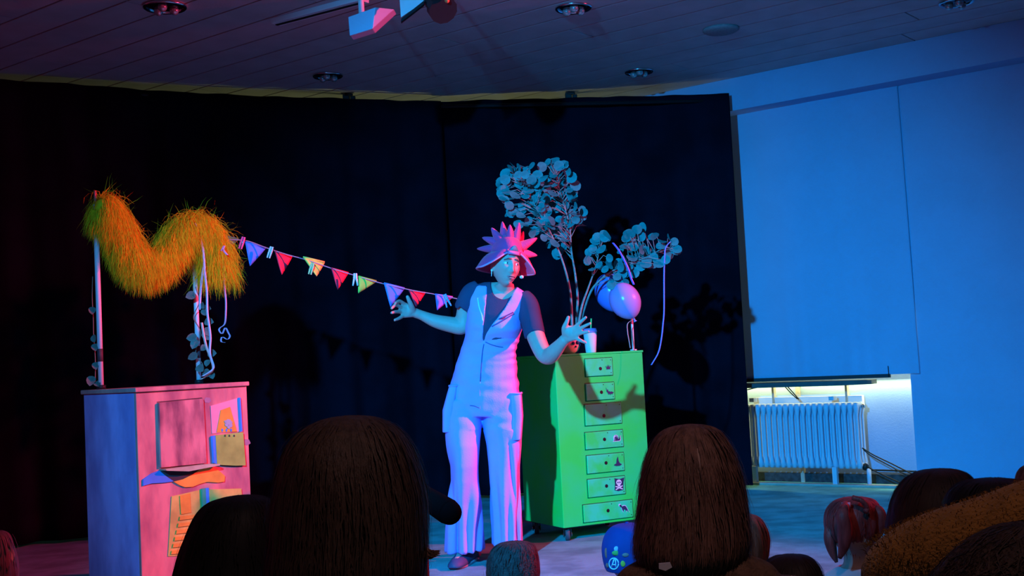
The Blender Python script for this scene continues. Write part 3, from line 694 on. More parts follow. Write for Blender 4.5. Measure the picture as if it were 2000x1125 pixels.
for (a, b_, pat, kn, sk, s) in dr:
    u0, z1 = gp(*a); u1, z0 = gp(*b_)
    zmid = (gp((a[0] + b_[0]) / 2, a[1] - 3)[1], gp((a[0] + b_[0]) / 2, b_[1] - 2)[1]); z1, z0 = zmid[0], zmid[1]
    mb = MB(); gbox(mb, u0 - .004, u1 + .004, -0.0015, 0.01, z0 - .004, z1 + .004); gap = obj('drawer_gap', mb, mat('drawer_shadow_gap', (0.02, 0.14, 0.05), 0.9), cb, smooth=False)
    mb = MB(); gbox(mb, u0, u1, -0.009, 0.012, z0, z1); d_ = obj('drawer', mb, M_dr, cb, smooth=False, bevel=0.003)
    ku, kz = gp(*kn)
    mb = MB(); mb.tube([G(ku, -.010, kz), G(ku, -.0092, kz)], 0.010, 12); mb.tube([G(ku, -.0105, kz), G(ku, -.0098, kz)], 0.006, 10); obj('finger_hole', mb, M_black, d_, smooth=False)
    for (cu, cz) in ((u1 - .012, z1 - .012), (u1 - .012, z0 + .014), ((u0 + u1) / 2 + .02, z1 - .01)):
        mb = MB(); mb.tube([G(cu, -.0102, cz), G(cu, -.0092, cz)], 0.0028, 6); obj('nail_head', mb, M_black, d_, smooth=False)
    if pat == 'skull':
        su, sz = gp(*sk); s_ = s
        stick([(-.5, -.5), (-.1, -.62), (.45, -.55), (.5, .1), (.62, .6), (.1, .5), (-.45, .62), (-.42, .1)], su, sz, s_, M_stk, d_, .0105)
        stick([(.3 * math.cos(k * .628), .2 + .27 * math.sin(k * .628)) for k in range(10)], su, sz, s_, M_stw, d_, .0115)
        stick([(-.14, 0), (.14, 0), (.14, -.18), (-.14, -.18)], su, sz, s_, M_stw, d_, .0116)
        for ex in (-.11, .11): stick([(ex + .07 * math.cos(k * .8), .2 + .08 * math.sin(k * .8)) for k in range(8)], su, sz, s_, M_stk, d_, .0125)
        for sg in (-1, 1): stick([(-.42 * sg, -.18), (-.36 * sg, -.1), (.42 * sg, -.42), (.36 * sg, -.5)], su, sz, s_, M_stw, d_, .0117 + .0003 * sg)
    elif pat:
        su, sz = gp(*sk); 
        if pat in (snail, dino): stick([(x * 1.18, y * 1.22) for x, y in pat], su, sz, s * .6, M_stw, d_, .0105)
        stick(pat, su, sz, s * .6 if pat is not whb else s * .62, M_stk, d_, .0115)
        if pat is snail:
            for q in (.30, .17): 
                mb = MB(); mb.tube([G(su - .008 + q * .055 * math.cos(k * .5), -.0125, sz + .003 + q * .055 * math.sin(k * .5)) for k in range(10)], 0.0011, 5); obj('sticker', mb, M_stw, d_)
# castors
for u, v in ((.05, .05), (GW - .05, .05), (.05, GDp - .05), (GW - .05, GDp - .05)):
    cz = GB; ct = G(u, v, 0)
    rW = (GB - 0.008) / 2
    mb = MB(); gbox(mb, u - .03, u + .03, v - .03, v + .03, GB - .008, GB); 
    for sg in (-1, 1): mb.box(G(u, v, 0) + Vector((sg * .02, 0, GB * .62)), (.005, .035, GB * .72))
    k_ = obj('castor', mb, M_black, cb, smooth=False)
    c0 = G(u, v, rW + .001)
    mb = MB(); mb.tube([c0 + Vector((-.013, 0, 0)), c0 + Vector((-.011, 0, 0)), c0 + Vector((.011, 0, 0)), c0 + Vector((.013, 0, 0))], [rW * .9, rW, rW, rW * .9], 18); obj('wheel', mb, mat('grey_rubber', (.07, .09, .11), .6), k_)
    mb = MB(); mb.tube([c0 + Vector((-.026, 0, 0)), c0 + Vector((.026, 0, 0))], rW * .3, 10); obj('axle', mb, M_chrome, k_)
# white rod on the cabinet top
r0 = G(GW - .022, .06, GT); r0t = top_z(r0, 606)
mb = MB(); mb.tube([r0, Vector((r0.x, r0.y, r0t))], 0.0075, 10); mb.tube([r0, r0 + Vector((0, 0, .008))], 0.02, 12)
obj('balloon_rod', mb, M_pole, label='slim white rod standing on the green cabinet corner', cat='rod')

# ------------------------------------------------------------------ cup with straw, vase
def lathe(c, prof, n=28):
    return [ring(Vector(c) + Vector((0, 0, z)), (r, 0, 0), (0, r, 0), n) for r, z in prof]
def on_top(px, v):                    # place on the cabinet top under a pixel column
    best = None
    for k in range(200):
        u = GW * k / 199; p = G(u, v, GT); x, _ = proj(p)
        if best is None or abs(x - px) < best[0]: best = (abs(x - px), p)
    return best[1]
cp = on_top(1154, .10)
cu = thing('drinking_cup', cp, 'pale paper cup with lid and straw on the green cabinet', 'cup')
hh = 0.128
mb = MB(); mb.loft(lathe(cp, [(.0, 0), (.028, 0), (.030, .004), (.039, hh - .01)])); obj('cup_body', mb, mat('paper_cup', (.45, .78, .80), .6), cu)
mb = MB(); mb.loft(lathe(cp, [(.041, hh - .012), (.042, hh - .004), (.039, hh + .004), (.036, hh + .012), (.0, hh + .014)])); obj('cup_lid', mb, mat('violet_lid', (.40, .30, .72), .35), cu)
mb = MB(); mb.tube([cp + Vector((-.005, 0, .02)), cp + Vector((.012, 0, hh + .07))], .0042, 8); obj('straw', mb, mat('green_straw', (.55, .95, .25), .4), cu)
vp = on_top(1113, .17)
va = thing('vase', vp, 'round pale patterned vase holding the leafy branches', 'vase')
mb = MB(); mb.loft(lathe(vp, [(.0, 0), (.032, 0), (.05, .015), (.062, .045), (.06, .075), (.045, .10), (.036, .115), (.038, .125), (.033, .125), (.03, .11), (.0, .10)])); obj('vase_body', mb, mat('vase_glaze', (.72, .62, .60), .35), va)
for a, z, s in ((-1.2, .06, .010), (-.75, .062, .011), (-.95, .04, .006), (-.4, .05, .009)):
    p = vp + Vector((math.cos(a) * .061, math.sin(a) * .061, z)); mb = MB(); mb.ball(p, s, s, s, 10, 8); obj('glaze_dot', mb, mat('navy_glaze', (.03, .05, .20), .4), va)

# ------------------------------------------------------------------ eucalyptus branches
M_leaf = mat('eucalyptus_leaf', (0.015, 0.30, 0.30), 0.65, 0.3, 25.0, spec=0.15)
M_stem = mat('branch_bark', (0.20, 0.36, 0.34), 0.8, 0.3, 40.0)
lm = [leaf_mesh(r, 'eucalyptus_leaf', c, 0.0, 12) for r, c in ((.034, .18), (.029, .3), (.025, .1), (.031, -.25))]
for m_ in lm: m_.materials.append(M_leaf)
def branch(stem, poly, n, Y, dep, label, seed, explicit=()):
    r2 = random.Random(seed)
    sp = spl([at(x, y, Y + dy) for x, y, dy in stem], 8)
    sp[0] = Vector((vp.x + r2.uniform(-.012, .012), vp.y + r2.uniform(-.012, .012), vp.z + .04))
    t = thing('eucalyptus_branch', sp[0], label, 'branch', 'leafy branches in the vase')
    L = len(sp)
    mb = MB(); mb.tube(sp, [.0085 - .006 * i / L for i in range(L)], 8); tw = MB()
    xs = [p[0] for p in poly]; ys = [p[1] for p in poly]; spots = list(explicit)
    while len(spots) < n:
        x, y = r2.uniform(min(xs), max(xs)), r2.uniform(min(ys), max(ys))
        if inpoly(x, y, poly): spots.append((x, y))
    for (x, y) in spots:
        p = at(x, y, Y + r2.uniform(-dep, dep))
        k = min(range(L // 3, L), key=lambda i: (sp[i] - p).length + (0.35 if sp[i].z > p.z - .01 else 0) + r2.random() * .05)
        s = sp[k]; mid = s.lerp(p, .55) + Vector((0, 0, .03)); d = (p - mid).normalized()
        me = r2.choice(lm); rr = me.vertices[0].co.x
        base = p - d * rr
        tw.tube([s, s.lerp(mid, .6), mid, base], [.0028, .0024, .002, .0012], 5)
        nrm = Vector((r2.gauss(-.15, .45), -1, r2.gauss(.25, .45)))
        add_leaf(me, base, d if abs(d.dot(nrm.normalized())) < .9 else Vector((1, 0, .3)), nrm, t)
    obj('stem', mb, M_stem, t); obj('twigs', tw, M_stem, t, kind='stuff')
PA = [(968, 352), (1000, 322), (1040, 318), (1050, 335), (1070, 340), (1070, 420), (1045, 460), (1020, 445), (1000, 425), (985, 415), (975, 385)]
PB = [(1045, 325), (1075, 308), (1105, 320), (1122, 345), (1126, 380), (1143, 412), (1138, 440), (1122, 462), (1112, 492), (1085, 500), (1068, 480), (1050, 450), (1050, 380)]
branch([(1118, 655, 0), (1116, 600, 0), (1112, 560, .0), (1098, 508, -.02), (1075, 455, -.02), (1050, 410, -.02), (1025, 370, 0), (1005, 345, 0)], PA, 88, 7.02, .14, 'tall leafy branch fanning out left, just above the spiked hat', 11, [(1002, 324), (988, 350), (985, 370), (995, 400), (1028, 332), (1018, 345), (980, 345)])
branch([(1122, 655, 0), (1128, 590, 0), (1124, 540, .0), (1116, 490, .02), (1112, 440, .03), (1098, 390, .03), (1085, 345, .03)], PB, 92, 7.08, .14, 'tallest leafy branch, reaching highest of the bunch', 12, [(1076, 318), (1104, 324), (1117, 347), (1120, 390), (1135, 432), (1137, 410), (1095, 342), (1100, 358)])
PC = [(1142, 492), (1158, 462), (1175, 448), (1196, 450), (1200, 480), (1190, 520), (1165, 540), (1150, 515)]
PD = [(1190, 515), (1222, 452), (1238, 432), (1262, 450), (1300, 455), (1324, 490), (1306, 515), (1262, 522), (1240, 540), (1205, 560), (1185, 555)]
branch([(1126, 655, 0), (1136, 600, 0), (1148, 565, 0), (1162, 525, 0), (1172, 485, 0)], PC, 22, 7.05, .08, 'short leafy branch above the blue balloon, few round leaves', 13, [(1147, 508), (1172, 456), (1186, 464), (1158, 485), (1162, 470)])
branch([(1128, 655, 0), (1142, 600, 0), (1160, 560, 0), (1195, 530, 0), (1240, 512, .02), (1280, 495, .02), (1310, 485, .02)], PD, 50, 7.08, .08, 'leafy branch arching out to the right over the balloons', 14, [(1300, 508), (1321, 489), (1272, 462), (1230, 458), (1250, 458), (1228, 486), (1205, 541), (1195, 556), (1208, 556)])

# ------------------------------------------------------------------ balloons and their ribbons
def balloon(px, py, Y, rx, rz, knot, col, label):
    c = at(px, py, Y); k = at(knot[0], knot[1], Y); ax = (c - k).normalized()
    x = ax.cross(Vector((0, 1, 0))).normalized(); y = ax.cross(x)
    t = thing('balloon', k, label, 'balloon', 'balloons tied above the cabinet')
    prof = []
    for i in range(25):
        a = math.pi * i / 24; z = -math.cos(a); r = math.sin(a) * (1 if z > 0 else 1 - .12 * z * z * (1 if z < 0 else 0)); prof.append((max(r, .012) * rx, z * rz))
    mb = MB(); mb.loft([ring(c + ax * z, x * r, y * r, 32) for r, z in prof]); obj('skin', mb, mat('latex_' + label[:4], col, 0.22, spec=0.5), t)
    e = c - ax * rz; mb = MB(); mb.tube([e + ax * .004, e - ax * .012, e - ax * .022], [.004, .005, .011], 10); obj('knot', mb, mat('latex_' + label[:4], col, .22), t)
    return e
balloon(1221, 588, 7.06, .090, .110, (1236, 618), (.34, .33, .84), 'lilac balloon in front, beside the white rod')
balloon(1194, 571, 7.26, .098, .118, (1205, 606), (.10, .26, .95), 'blue balloon half hidden behind the lilac one')
M_rbl = mat('blue_ribbon', (.08, .16, .98), .35)
strip('ribbon', [(1197, 474), (1208, 488), (1219, 508), (1228, 528), (1232, 542), (1238, 556)], 6.95, .006, M_rbl, 'short blue ribbon across the leaves above the balloons', 'ribbon')
strip('ribbon', [(1309, 472), (1300, 484), (1298, 505), (1297, 540), (1297, 605), (1295, 632), (1292, 660), (1286, 688), (1272, 713)], 7.0, .0042, mat('pale_ribbon', (.14, .28, .98), .35), 'long thin ribbon dangling right of the green cabinet', 'ribbon')
strip('ribbon', [(1240, 622), (1226, 632), (1226, 650), (1228, 662), (1231, 680)], 7.06, .0028, mat('tan_ribbon', (.5, .35, .35), .5), 'thin brownish string hanging below the lilac balloon', 'string')

# ------------------------------------------------------------------ the performer
from mathutils.bvhtree import BVHTree
def bvh_of(me): return BVHTree.FromPolygons([v.co.copy() for v in me.vertices], [tuple(p.vertices) for p in me.polygons])
def surf(tree, px, py, lift=0.004):
    d = ray(px, py).normalized(); loc, n, i, dist = tree.ray_cast(CAM, d)
    return (loc - d * lift) if loc is not None else None
M_skin = mat('skin', (0.56, 0.36, 0.31), 0.55, 0.06, 30.0, spec=0.35)
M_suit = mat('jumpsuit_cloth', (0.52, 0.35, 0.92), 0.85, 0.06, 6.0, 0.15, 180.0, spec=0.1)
M_tee = mat('navy_tshirt', (0.055, 0.060, 0.125), 0.9, 0.1, 10.0, 0.15, 200.0, spec=0.1)
M_hat = mat('red_felt', (0.80, 0.065, 0.24), 0.85, 0.1, 12.0, 0.2, 150.0, spec=0.1, sheen=0.2)
M_crease = mat('seam_thread_and_shade', (0.10, 0.10, 0.28), 0.9)
def row(l, ly, r, ry, dep, Y, pw=2.3, n=28):
    a = at(l, ly, Y); b = at(r, ry, Y); return ring((a + b) / 2, (b - a) / 2, (0, dep, 0), n, pw)
def inset(l, ly, r, ry, dep, Y, px, pw=2.2, n=28): return row(l + px, ly, r - px, ry, dep - px / 380., Y, pw, n)
TOR = [(966, 551, 1004, 558, .058, 6.20), (944, 552, 1020, 568, .068, 6.21), (924, 558, 1034, 580, .082, 6.21), (914, 580, 1030, 598, .100, 6.21), (913, 612, 1022, 622, .116, 6.20), (911, 640, 1018, 645, .122, 6.20), (906, 668, 1010, 672, .106, 6.22), (899, 690, 1007, 692, .103, 6.23), (889, 720, 1009, 722, .112, 6.25), (880, 755, 1013, 757, .124, 6.27), (874, 790, 1017, 790, .126, 6.28), (874, 812, 1016, 812, .115, 6.28)]
LEGL = [(873, 780, 942, 785, .112, 6.28), (870, 830, 940, 835, .108, 6.26), (875, 870, 937, 870, .098, 6.23), (881, 910, 933, 910, .090, 6.22), (882, 940, 932, 940, .086, 6.23), (877, 980, 938, 980, .092, 6.27), (872, 1030, 942, 1030, .098, 6.31), (870, 1079, 943, 1072, .104, 6.33)]
LEGR = [(941, 780, 1017, 780, .112, 6.28), (944, 835, 1018, 835, .108, 6.27), (950, 870, 1017, 870, .098, 6.27), (956, 910, 1013, 910, .090, 6.28), (960, 950, 1013, 950, .088, 6.29), (962, 1000, 1016, 1000, .094, 6.31), (964, 1064, 1018, 1062, .102, 6.33)]
base = atz(950, 1098, 0); base.z = 0
pe = thing('person', base, 'performer in pale dungarees, dark T-shirt and spiked red hat, arms spread', 'person')
# head frame
HC = at(988, 520, 6.13); HS = .92
MH = Matrix.Rotation(R(9), 3, 'Y') @ Matrix.Rotation(R(24), 3, 'Z') @ Matrix.Rotation(R(-3), 3, 'X') @ Matrix(((-1, 0, 0), (0, -1, 0), (0, 0, 1)))
def H(x, y, z): return HC + MH @ (Vector((x, y, z)) * HS)
def gs(x, z, x0, z0, sx, sz, a): return a * math.exp(-((x - x0) / sx) ** 2 - ((z - z0) / sz) ** 2)
def head_pt(dx, dy, dz):
    x, y, z = .073 * dx, .093 * dy, .114 * dz
    if z < -.005:
        q = min(1, (-z - .005) / .105); x *= 1 - .34 * q ** 1.7
        if y < 0: y *= 1 - .45 * q
        else: y *= 1 - .05 * q
    if dy > 0.05:
        k = min(1, dy * 2.2)
        e = gs(x, z, 0, -.034, .0105, .011, .021) + gs(x, z, 0, -.010, .0075, .024, .011) + gs(x, z, .012, -.036, .006, .006, .007) + gs(x, z, -.012, -.036, .006, .006, .007)
        e += gs(x, z, .030, .009, .017, .011, -.013) + gs(x, z, -.030, .009, .017, .011, -.013) + gs(x, z, .027, .030, .02, .008, .006) + gs(x, z, -.027, .030, .02, .008, .006)
        e += gs(x, z, .043, -.020, .017, .018, .006) + gs(x, z, -.043, -.020, .017, .018, .006)
        e += gs(x, z, 0, -.057, .022, .006, .006) + gs(x, z, 0, -.073, .018, .006, .006) + gs(x, z, 0, -.065, .017, .0035, -.009)
        e += gs(x, z, 0, -.100, .020, .014, .013) + gs(x, z, 0, -.084, .02, .006, -.003) + gs(x, z, .028, -.052, .008, .02, -.004) + gs(x, z, -.028, -.052, .008, .02, -.004)
        y += e * k
    return x, y, z
nu, nv = 120, 90; rings = []
for i in range(nv + 1):
    a = min(max(math.pi * i / nv, .02), math.pi - .02)
    rings.append([H(*head_pt(math.sin(a) * math.cos(2 * math.pi * k / nu), math.sin(a) * math.sin(2 * math.pi * k / nu), -math.cos(a))) for k in range(nu)])
bm_ = MB(); bm_.loft(rings)
for s in (-1, 1):
    bm_.ball(H(s * .074, -.006, -.006), .008, .019, .031, 12, 10, MH); bm_.ball(H(s * .078, -.013, -.002), .006, .013, .026, 10, 8, MH)
# neck, trunk, legs
nk = at(984, 576, 6.20)
bm_.loft([ring(H(0, -.022, -.055), MH @ Vector((.052, 0, 0)), MH @ Vector((0, .056, 0)), 24), ring(at(985, 556, 6.16), (.049, 0, 0), (0, .052, 0), 24), ring(at(984, 570, 6.19), (.054, 0, 0), (0, .056, 0), 24), ring(at(982, 584, 6.205), (.085, 0, -.02), (0, .062, 0), 24)])
bm_.loft([inset(*r_, 5) for r_ in TOR])
bm_.loft([inset(*r_, 12) for r_ in LEGL]); bm_.loft([inset(*r_, 12) for r_ in LEGR])
def limb(pts, rad, m=6):
    P = [at(x, y, Y) for x, y, Y in pts]; bm_.tube(spl(P, m), splr(rad, m), 16)
limb([(928, 568, 6.21), (914, 590, 6.22), (906, 618, 6.23), (903, 637, 6.23), (880, 634, 6.23), (850, 627, 6.22), (824, 616, 6.21), (810, 611, 6.20)], [.05, .047, .041, .042, .041, .034, .025, .025])
limb([(1026, 588, 6.20), (1036, 620, 6.14), (1046, 655, 6.06), (1060, 688, 5.99), (1071, 696, 5.96), (1082, 687, 5.91), (1096, 671, 5.86), (1104, 662, 5.84)], [.05, .049, .046, .042, .041, .038, .029, .026])
def hand(wrist, palm, kn, tips, thumb, Yw, Yp):
    w = at(*wrist, Yw); p = at(*palm, Yp)
    K = [at(x, y, Y) for x, y, Y in kn]
    # palm: flattened web from the wrist to each knuckle
    for k in K: bm_.tube([w, w.lerp(k, .45), k], [.022, .0175, .0115], 10)
    bm_.ball(p, .030, .016, .030, 12, 8)
    for k, (t1, t2) in zip(K, tips):
        bm_.tube(spl([k, at(*t1), at(*t2)], 4), splr([.0102, .0092, .0072], 4), 10); bm_.ball(at(*t2), .0074, nu=10, nv=8)
    T = [at(*q) for q in thumb]; bm_.tube(spl(T, 4), splr([.017, .0135, .0112, .0092], 4), 10); bm_.ball(T[-1], .0094, nu=10, nv=8)
hand((810, 611), (795, 606), [(790, 594, 6.16), (784, 601, 6.15), (783, 609, 6.15), (787, 617, 6.16)],
     [((780, 588, 6.12), (772, 592, 6.08)), ((773, 596, 6.10), (765, 602, 6.06)), ((773, 609, 6.10), (765, 611, 6.06)), ((779, 622, 6.12), (771, 625, 6.09))],
     [(806, 606, 6.18), (803, 596, 6.15), (799, 587, 6.13), (796, 580, 6.12)], 6.20, 6.17)
hand((1104, 662), (1114, 648), [(1123, 639, 5.80), (1127, 646, 5.79), (1127, 653, 5.79), (1124, 660, 5.80)],
     [((1134, 629, 5.78), (1144, 620, 5.77)), ((1140, 638, 5.77), (1152, 632, 5.76)), ((1138, 650, 5.77), (1149, 648, 5.76)), ((1134, 665, 5.78), (1143, 669, 5.78))],
     [(1104, 654, 5.83), (1102, 641, 5.81), (1107, 629, 5.80), (1110, 620, 5.80)], 5.84, 5.81)
# feet inside the shoes
FT = [(atz(925, 1090, 0), atz(886, 1114, 0)), (atz(1003, 1082, 0), atz(978, 1108, 0))]
for h_, t_ in FT:
    bm_.tube([h_ + Vector((0, 0, .10)), h_ + Vector((0, 0, .05)), h_.lerp(t_, .5) + Vector((0, 0, .045)), h_.lerp(t_, .85) + Vector((0, 0, .03))], [.04, .038, .034, .022], 12)
    bm_.tube([h_ + Vector((0, 0, .22)), h_ + Vector((0, 0, .05))], [.045, .038], 12)
body = remesh(bm_, 0.0042, 2)
obj('body', body, M_skin, pe, label='skin of face, neck, arms and hands')
# eyes, brows, mouth
M_eye = mat('eye_white', (.82, .82, .85), .25, spec=.5); M_iris = mat('iris', (.05, .07, .10), .2, spec=.6); M_brow = mat('brow_hair', (.14, .09, .08), .9)
for s in (-1, 1):
    mb = MB(); mb.ball(H(s * .030, .0655, .007), .0125, .0125, .0095, 16, 12, MH); e = obj('eye', mb, M_eye, pe)
    mb = MB(); mb.ball(H(s * .030 - .004, .0765, .0075), .0052, .003, .0055, 12, 8, MH); obj('iris', mb, M_iris, e)
    mb = MB(); mb.tube([H(s * .010, .0905, .030), H(s * .026, .0885, .031), H(s * .046, .074, .024)], [.004, .0045, .002], 8); obj('eyebrow', mb, M_brow, pe)
mb = MB(); mb.ball(H(-.002, .0905, -.0655), .017, .006, .0062, 16, 8, MH); obj('mouth', mb, mat('mouth_dark', (.06, .015, .02), .5), pe)
mb = MB(); mb.tube([H(-.024, .083, -.064), H(-.010, .0945, -.0595), H(0, .096, -.0605), H(.010, .0945, -.0595), H(.024, .083, -.064)], [.001, .0032, .003, .0032, .001], 8); lip = obj('lip', mb, mat('lip', (.60, .25, .27), .45), pe)
mb = MB(); mb.tube([H(-.022, .082, -.066), H(-.009, .0945, -.0715), H(.009, .0945, -.0715), H(.022, .082, -.066)], [.001, .0038, .0038, .001], 8); obj('lip', mb, mat('lip', (.60, .25, .27), .45), pe)
# hair below the hat
hr = MB(); rg = []
for i in range(25):
    a = math.pi * (i + .3) / 25
    rg.append([H(*(Vector(head_pt(math.sin(a) * math.cos(2 * math.pi * k / 40), math.sin(a) * math.sin(2 * math.pi * k / 40), -math.cos(a))) * 1.05)) for k in range(40)])
hr.loft(rg); hm = mesh_of(hr, 'hair')
MHi = MH.transposed()
def hair_out(c, n):
    l = MHi @ (c - HC) / HS; return (l.y > -.012 and l.z < .055) or l.z < -.045 or (l.y > .03 and l.z < .075)
cut(hm, hair_out, 3); obj('hair', hm, mat('ash_hair', (.16, .11, .08), .6, .3, 60.0), pe, solid=.004)
# T-shirt
tb = MB(); tb.loft([inset(*r_, 1.2) for r_ in TOR[:9]])
def sleeve(pts, rad): tb.tube(spl([at(*p) for p in pts], 6), splr(rad, 6), 20)
sleeve([(936, 566, 6.21), (922, 574, 6.205), (912, 590, 6.20), (905, 604, 6.22)], [.050, .054, .051, .048])
sleeve([(1018, 582, 6.20), (1030, 596, 6.18), (1037, 622, 6.13), (1045, 657, 6.055)], [.052, .055, .053, .051])
tm = remesh(tb, .006, 3)
def tee_cut(c, n):
    x, y = proj(c)
    if c.y < 6.215: return ((x - 983) / 23.) ** 2 + ((y - 562) / 23.) ** 2 < 1 or (((x - 983) / 24.) ** 2 < 1 and y < 562)
    return ((x - 984) / 20.) ** 2 < 1 and y < 558
cut(tm, tee_cut, 8)
def sl_end(c, n):
    x, y = proj(c)
    if x < 913 and (y - 597) - (x - 897) * .8 > 0 and n.z < -.2: return True
    if x > 1026 and y > 640 and (y - 661) + (x - 1028) * .34 > 0 : return True
    return False
cut(tm, sl_end, 4); obj('tshirt', tm, M_tee, pe, solid=.004)
# dungaree jumpsuit: trunk and both legs as one cloth, cut out at neck and armholes
sb = MB(); sb.loft([row(*r_) for r_ in TOR]); sb.loft([row(*r_) for r_ in LEGL]); sb.loft([row(*r_) for r_ in LEGR])
# fuller seat and knee folds
sm_ = remesh(sb, .0062, 4)
NRM = [v.normal.copy() for v in sm_.vertices]
for v, n_ in zip(sm_.vertices, NRM):
    p = v.co.copy(); x, y = proj(p)
    if y > 840:      # long vertical drape folds
        a = math.atan2(p.y - 6.28, p.x - (at(906, 900, 6.27).x if x < 948 else at(986, 900, 6.28).x))
        p += n_ * (.0075 * math.sin(a * 7 + (y - 840) * .012) * min(1, (y - 840) / 120.))
        p += n_ * .007 * noise.noise(Vector((p.x * 16, p.y * 16, p.z * 6)))
        if n_.y < 0.2:
            if x < 946: p.y += .028 * math.exp(-((x - 893) / 4.) ** 2) * min(1, max(0, (y - 935) / 70.))
            else:
                p.y += .016 * math.exp(-((x - (993 + (y - 850) * .09)) / 3.2) ** 2) * min(1, max(0, (y - 850) / 60.))
                p.y += .014 * math.exp(-((x - (1008 + (y - 850) * .02)) / 2.6) ** 2) * min(1, max(0, (y - 860) / 40.)) * max(0, 1 - (y - 860) / 160.)
    else:
        p += n_ * .0055 * noise.noise(Vector((p.x * 11, p.y * 11, p.z * 26)))
        if 660 < y < 710: p += n_ * .0022 * math.sin((y + (x - 950) * .12) * .45 + 2.5 * noise.noise(Vector((x * .03, y * .02, 0)))) * max(0, (x - 930) / 80.)
    v.co = p
for p_ in sm_.polygons: pass
VP = [(963, 530), (957, 545), (951.5, 558), (949.5, 589), (945, 630), (943, 658), (945, 671), (949, 653), (963, 632), (985, 604), (996.5, 584), (1004, 569), (1012, 559), (1014, 530)]
AL = [(530, 932), (541, 930.5), (560, 922), (589, 914.5), (612, 910), (614, 800)]
AR = [(540, 1037), (573, 1034), (581, 1025), (597, 1018), (631, 1016), (648, 1020), (652, 1100)]
def suit_cut(c, n):
    x, y = proj(c)
    if y < 614 and x < lerp_tab(AL, y): return True
    if y < 652 and x > lerp_tab(AR, y): return True
    if c.y < 6.215: return inpoly(x, y, VP)
    return 962 < x < 1006 and y < 572
cut(sm_, suit_cut, 10)
tree = bvh_of(sm_)
def hem_open(c, n): return n.z < -.6 and c.z < .12
cut(sm_, hem_open, 4)
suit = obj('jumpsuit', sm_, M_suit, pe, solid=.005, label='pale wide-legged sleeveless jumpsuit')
def seam(name, pts, r, m, parent=suit, lift=.003, flat=None):
    P = [surf(tree, x, y, lift) for x, y in pts]; P = [p for p in P if p is not None]
    if len(P) > 1:
        mb = MB(); mb.tube(spl(P, 4), r, 6, flat=flat); return obj(name, mb, m, parent)
seam('zip', [(945, 672), (942, 690), (940, 715), (938, 745)], .0028, M_crease)
seam('zip', [(933, 582), (936, 600), (941, 615), (943, 627)], .0032, mat('mint_zip', (.55, .85, .70), .4))
seam('waist_seam', [(948, 668), (962, 674), (980, 678), (1005, 678)], .0024, M_crease)
seam('pocket_slit', [(962, 629), (975, 623), (990, 616), (1002, 610)], .0036, M_crease)
seam('pocket_slit', [(960, 638), (975, 630), (990, 621), (1004, 613)], .0036, M_crease)
seam('crease_shade', [(918, 792), (926, 793), (936, 797)], .0022, M_crease)  # dark line painted in for the shade of the crotch fold
seam('fly_seam', [(938, 745), (937, 770), (938, 800)], .0016, mat('suit_shade_thread', (.45, .36, .70), .9))
# cargo pockets
def cargo(top, mid, bot, hw, dep, Y, label):
    mb = MB(); rs_ = []
    for (x, y), h_ in zip((top, mid, bot), hw): rs_.append(ring(at(x, y, Y), (h_ / 380., 0, 0), (0, dep, 0), 20, 4))
    mb.loft([rs_[0], ring(at((top[0] + mid[0]) / 2, (top[1] + mid[1]) / 2, Y), ((hw[0] + hw[1]) / 760., 0, 0), (0, dep * 1.05, 0), 20, 4), rs_[1], ring(at((bot[0] + mid[0]) / 2, (bot[1] + mid[1]) / 2, Y), ((hw[2] + hw[1]) / 760., 0, 0), (0, dep, 0), 20, 4), rs_[2]])
    p = obj('cargo_pocket', mb, M_suit, suit, bevel=.004)
    mb = MB(); mb.tube(rs_[0] + [rs_[0][0]], .005, 6); obj('pocket_rim', mb, M_suit, p)
cargo((887, 753), (877, 800), (874, 843), (9, 12, 9), .075, 6.25, '')
cargo((1007, 768), (1009, 812), (1007, 858), (12, 13, 12), .085, 6.255, '')
# shoes
M_shoe = mat('navy_shoe', (.06, .07, .16), .6); M_sole = mat('pale_sole', (.5, .45, .55), .7)
for h_, t_ in FT:
    d = (t_ - h_).normalized(); s = Vector((-d.y, d.x, 0)); rs_ = []
    for q, hw_, ht in ((-.12, .026, .06), (-.05, .038, .085), (.15, .042, .095), (.4, .044, .075), (.65, .048, .052), (.9, .042, .036), (1.03, .022, .022)):
        c = h_ + (t_ - h_) * q; rs_.append([c + s * (hw_ * math.cos(a)) + Vector((0, 0, .012 + max(0, math.sin(a)) * ht)) for a in [2 * math.pi * k / 20 for k in range(20)]])
    mb = MB(); mb.loft(rs_); sh = obj('shoe', mb, M_shoe, pe)
    mb = MB(); mb.loft([[Vector((p.x, p.y, 0.0)) for p in [c0 + s * w_ for c0, w_ in ()]] or ring(h_.lerp(t_, .47) + Vector((0, 0, z)), d * .165, s * .048, 24, 2.6) for z in (.001, .016)]); obj('sole', mb, M_sole, sh)
